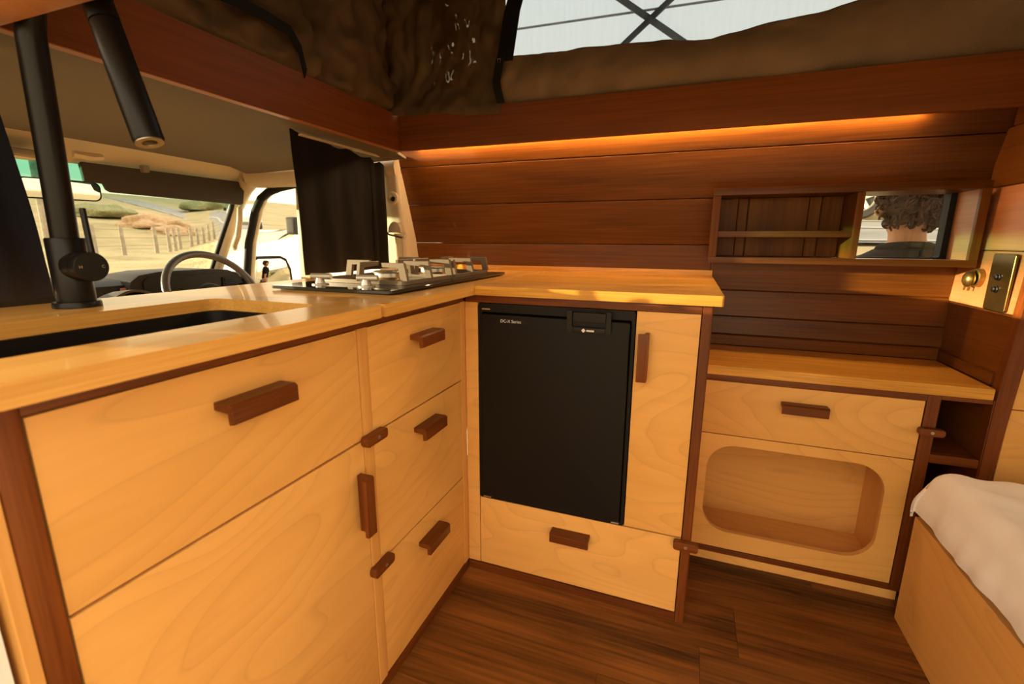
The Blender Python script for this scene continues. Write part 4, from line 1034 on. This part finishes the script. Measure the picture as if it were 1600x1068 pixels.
# overhead cable
bm = bm_new(); tube(bm, [(-20, 9.4, 5.2), (-9, 9.1, 4.98), (-3.25, 9, 4.906), (.083, 9, 4.861), (8, 9, 4.95), (20, 9, 5.2)], .018, 6)
pw_ = thing('power_line', (0, 9, gz(20, 9)), 'dark overhead cable seen through the mesh window', 'cable'); obj('cable', bm, 'rubber', pw_)
for x in (-20, 20):
    yy = 9.4 if x < 0 else 9.0
    bm = bm_new(); tube(bm, [(x, yy, gz(x, yy) - .5), (x, yy, 5.6)], [.14, .10], 10); obj('pole', bm, 'post', pw_)

# parked white vehicles
def vehicle(name, loc, rz, s, label):
    v = thing(name, (0, 0, 0), label, 'car', 'parked white cars')
    prof = [(-2.15, .38), (-2.18, .62), (-2.05, .78), (-1.55, .92), (-1.05, 1.0), (-.45, 1.42), (.2, 1.50), (1.1, 1.48), (1.75, 1.32), (2.05, .98), (2.12, .60), (2.08, .36), (1.62, .30)]
    def arch(cx): return [(cx + .36 * math.cos(a), .30 + .36 * math.sin(a)) for a in [i / 8 * PI for i in range(9)]]
    poly = prof + arch(1.28)[0:] + arch(-1.32)
    bm = bm_new()
    n = len(poly); rings = []
    for w in (-1, -.9, .9, 1):
        rings.append([bm.verts.new((p[0], w * (.86 - (.16 * sstep(.95, 1.5, p[1]))), p[1] if abs(w) < 1 else p[1] - .0)) for p in poly])
        if abs(w) == 1:
            for q in rings[-1]: q.co.x *= .985
    for a, b in zip(rings, rings[1:]):
        for i in range(n): bm.faces.new([a[i], a[(i + 1) % n], b[(i + 1) % n], b[i]])
    bm.faces.new(rings[0]); bm.faces.new(rings[-1][::-1])
    bmesh.ops.recalc_face_normals(bm, faces=bm.faces)
    obj('body', bm, 'white_paint', v, smooth=40)
    for sd in (-1, 1):
        w = lambda z: sd * (.872 - .16 * sstep(.95, 1.5, z))
        for poly in ([(-.95, 1.02), (-.48, 1.36), (.15, 1.42), (.15, 1.02)], [(.22, 1.02), (.22, 1.42), (1.0, 1.40), (1.35, 1.02)]):
            bm = bm_new(); vs = [bm.verts.new((p[0], w(p[1]), p[1])) for p in poly] + [bm.verts.new((p[0], w(p[1]) - sd * .03, p[1])) for p in poly]
            bm.faces.new(vs[:4]); bm.faces.new(vs[:3:-1])
            for i in range(4): bm.faces.new([vs[i], vs[(i + 1) % 4], vs[4 + (i + 1) % 4], vs[4 + i]])
            bmesh.ops.recalc_face_normals(bm, faces=bm.faces); obj('side_window', bm, 'carglass', v)
        bm = bm_new(); box(bm, -.94, -.82, min(sd * .88, sd * 1.02), max(sd * .88, sd * 1.02), 1.02, 1.18, .03, 3); obj('door_mirror', bm, 'rubber', v, smooth=50)
        for cx in (-1.32, 1.28):
            bm = bm_new(); lathe(bm, [(.20, -.1), (.30, -.1), (.33, -.07), (.33, .07), (.30, .1), (.20, .1)], (cx, sd * .76, .33), (0, sd, 0), 28); wl_ = obj('wheel', bm, 'tyre', v)
            bm = bm_new(); lathe(bm, [(.205, .04), (.205, .101), (.18, .103), (.17, .06), (.01, .06)], (cx, sd * .76, .33), (0, sd, 0), 28); obj('rim', bm, 'steel', wl_)
            for k in range(5):
                a = k * 2 * PI / 5 + .3
                bm = bm_new(); tube(bm, [(cx + .03 * math.cos(a), sd * .85, .33 + .03 * math.sin(a)), (cx + .185 * math.cos(a), sd * .855, .33 + .185 * math.sin(a))], [.045, .032], 8); obj('rim_spoke', bm, 'white_paint', wl_)
        bm = bm_new(); box(bm, -2.12, -1.9, min(sd * .5, sd * .8), max(sd * .5, sd * .8), .62, .76, .03, 2); obj('headlamp', bm, 'steel', v)
        bm = bm_new(); box(bm, 1.98, 2.08, min(sd * .55, sd * .8), max(sd * .55, sd * .8), .75, .95, .02, 2); obj('tail_lamp', bm, 'redlamp', v)
    v.location = loc; v.rotation_euler = (0, 0, rz); v.scale = (s, s, s); ORG[v.name] = Vector(loc)
    return v
vehicle('parked_car', (-2.62, 4.46, gz(-2.62, 4.4) + .03), 0.0, 1.0, 'white car parked close outside the driver window')
cz = 1.43
vehicle('parked_car', (-25.5, 21.6, gz(-25.5, 21.6) + .05), 2.45, 1.0, 'small white car far away on the road bend')
vehicle('parked_car', (3.95, 10.4, gz(3.9, 9.6) + .02), 0.0, 1.05, 'white car across the road whose wheel shows in the side window')

# person leaning against the outside of the van, seen from behind through the side window
pe = thing('person', (.815, 2.40, gz(.815, 2.4)), 'person with curly brown hair in a black shirt standing outside the window', 'person')
def skinned(name, verts, edges, mat, parent, root=0, sub=2):
    me = bpy.data.meshes.new(name); me.from_pydata([v[:3] for v in verts], edges, [])
    o = bpy.data.objects.new(name, me); COL.objects.link(o)
    o.modifiers.new('s', 'SKIN'); me.skin_vertices[0].data
    for i, v in enumerate(verts):
        r = v[3]; me.skin_vertices[0].data[i].radius = r if isinstance(r, tuple) else (r, r)
        me.skin_vertices[0].data[i].use_root = (i == root)
    ss = o.modifiers.new('b', 'SUBSURF'); ss.levels = sub; ss.render_levels = sub
    dg = bpy.context.evaluated_depsgraph_get(); dg.update()
    ev = o.evaluated_get(dg); m2 = bpy.data.meshes.new_from_object(ev)
    bpy.data.objects.remove(o); bpy.data.meshes.remove(me)
    b = bm_new(); b.from_mesh(m2); bpy.data.meshes.remove(m2)
    return obj(name, b, mat, parent, smooth=180)
g0 = gz(.815, 2.4); PX, PY = .815, 2.36
H0 = 1.064          # base of the neck
def person_body():
    V = []; E = []
    def add(x, y, z, r, p=None):
        V.append((PX + x, PY + y, z, r)); i = len(V) - 1
        if p is not None: E.append((p, i))
        return i
    pel = add(0, .02, g0 + .92, .15)
    w = add(0, .02, g0 + 1.10, .135, pel); ch = add(0, .02, g0 + 1.30, (.165, .13), w); sh = add(0, .01, H0 - .055, (.11, .075), ch)
    nb = add(0, 0, H0 + .005, .066, sh); nk = add(0, .005, H0 + .07, .056, nb); sk_ = add(0, .02, H0 + .13, .083, nk)
    hd_ = add(0, .03, H0 + .215, (.085, .10), sk_); tp_ = add(0, .025, H0 + .29, .055, hd_)
    add(-.01, .145, H0 + .17, .014, hd_)       # nose
    jaw = add(0, .10, H0 + .10, .035, sk_)
    for s in (-1, 1):
        add(s * .120, .015, H0 + .150, .016, hd_)  # ear
        a = add(s * .19, .01, H0 - .10, .062, sh); el = add(s * .25, .0, H0 - .40, .045, a); wr_ = add(s * .25, .10, H0 - .64, .03, el)
        pm = add(s * .245, .13, H0 - .72, (.038, .022), wr_)
        for k in range(4):
            f1 = add(s * .245 + (k - 1.5) * .021, .145, H0 - .775 - (.008 if k in (1, 2) else 0), .009, pm)
            f2 = add(s * .245 + (k - 1.5) * .021, .165, H0 - .81 - (.008 if k in (1, 2) else 0), .008, f1)
        t1 = add(s * .20, .145, H0 - .735, .010, pm); add(s * .19, .165, H0 - .765, .009, t1)
        hp_ = add(s * .095, .02, g0 + .84, .095, pel); kn_ = add(s * .10, .04, g0 + .48, .062, hp_); ak = add(s * .10, .0, g0 + .09, .042, kn_)
        add(s * .11, .13, g0 + .045, .042, ak)
    return V, E
V, E = person_body()
skinned('body', V, E, 'skin', pe)
# shirt and trousers as looser skins over the body
Vs = [(PX, PY + .02, g0 + .95, .165), (PX, PY + .02, g0 + 1.12, .152), (PX, PY + .02, g0 + 1.30, (.18, .145)), (PX, PY + .012, H0 - .055, (.175, .125)), (PX, PY + .003, H0 - .012, .128), (PX, PY + .003, H0 + .028, .098)]
Es = [(0, 1), (1, 2), (2, 3), (3, 4), (4, 5)]
for s in (-1, 1):
    i = len(Vs); Vs += [(PX + s * .19, PY + .01, H0 - .095, .078), (PX + s * .235, PY, H0 - .30, .062)]; Es += [(3, i), (i, i + 1)]
skinned('shirt', Vs, Es, 'shirt', pe)
bm = bm_new(); tube(bm, [(PX + .083 * math.cos(a), PY + .004 + .076 * math.sin(a), H0 + .012 - .012 * math.sin(a)) for a in [i / 32 * 2 * PI for i in range(32)]], .017, 10, closed=True); obj('collar', bm, 'shirt', pe, smooth=60)
Vt = [(PX, PY + .02, g0 + .93, .168)]; Et = []
for s in (-1, 1):
    i = len(Vt); Vt += [(PX + s * .097, PY + .02, g0 + .83, .108), (PX + s * .10, PY + .04, g0 + .48, .078), (PX + s * .10, PY, g0 + .10, .066)]; Et += [(0, i), (i, i + 1), (i + 1, i + 2)]
skinned('trousers', Vt, Et, 'denim', pe)
# curly hair: a cap of many small curls
bm = bm_new()
hc = Vector((PX + .004, PY + .018, H0 + .200))
bmesh.ops.create_icosphere(bm, subdivisions=3, radius=1.0)
for v in bm.verts:
    c = v.co.copy(); k = 1 + .10 * nz(c.x * 4, c.y * 4, c.z * 4)
    if c.y > .45 and c.z < .35: k *= .72
    v.co = hc + Vector((c.x * .104 * k, c.y * .118 * k, c.z * (.112 if c.z > 0 else .100) * k))
rnd = random.Random(3)
for i in range(330):
    a = rnd.uniform(PI * .96, PI * 2.04) if i % 6 else rnd.uniform(0, 2 * PI); zz = rnd.uniform(-.98, .95)
    if i % 6 == 0 and zz < .3: zz = .5
    q = math.sqrt(max(0, 1 - zz * zz * .9))
    p = hc + Vector((math.cos(a) * q * .118 + .006, math.sin(a) * q * .124, zz * (.115 if zz > 0 else .108)))
    rr = rnd.uniform(.010, .020); ph = rnd.uniform(0, 2 * PI); tl = Vector((rnd.uniform(-1, 1), rnd.uniform(-1, 1), rnd.uniform(-.3, .3))).normalized(); s, t = frame_basis(tl)
    n = 9
    tube(bm, [p + (s * math.cos(ph + k * .75) + t * math.sin(ph + k * .75)) * rr * (1 - .03 * k) + tl * (k - n / 2) * .0028 + Vector((0, 0, -.0015 * k)) for k in range(n)], [.0022 + .0035 * math.sin(PI * (k + .6) / n) for k in range(n)], 5)
obj('hair', bm, 'hair', pe, smooth=60)
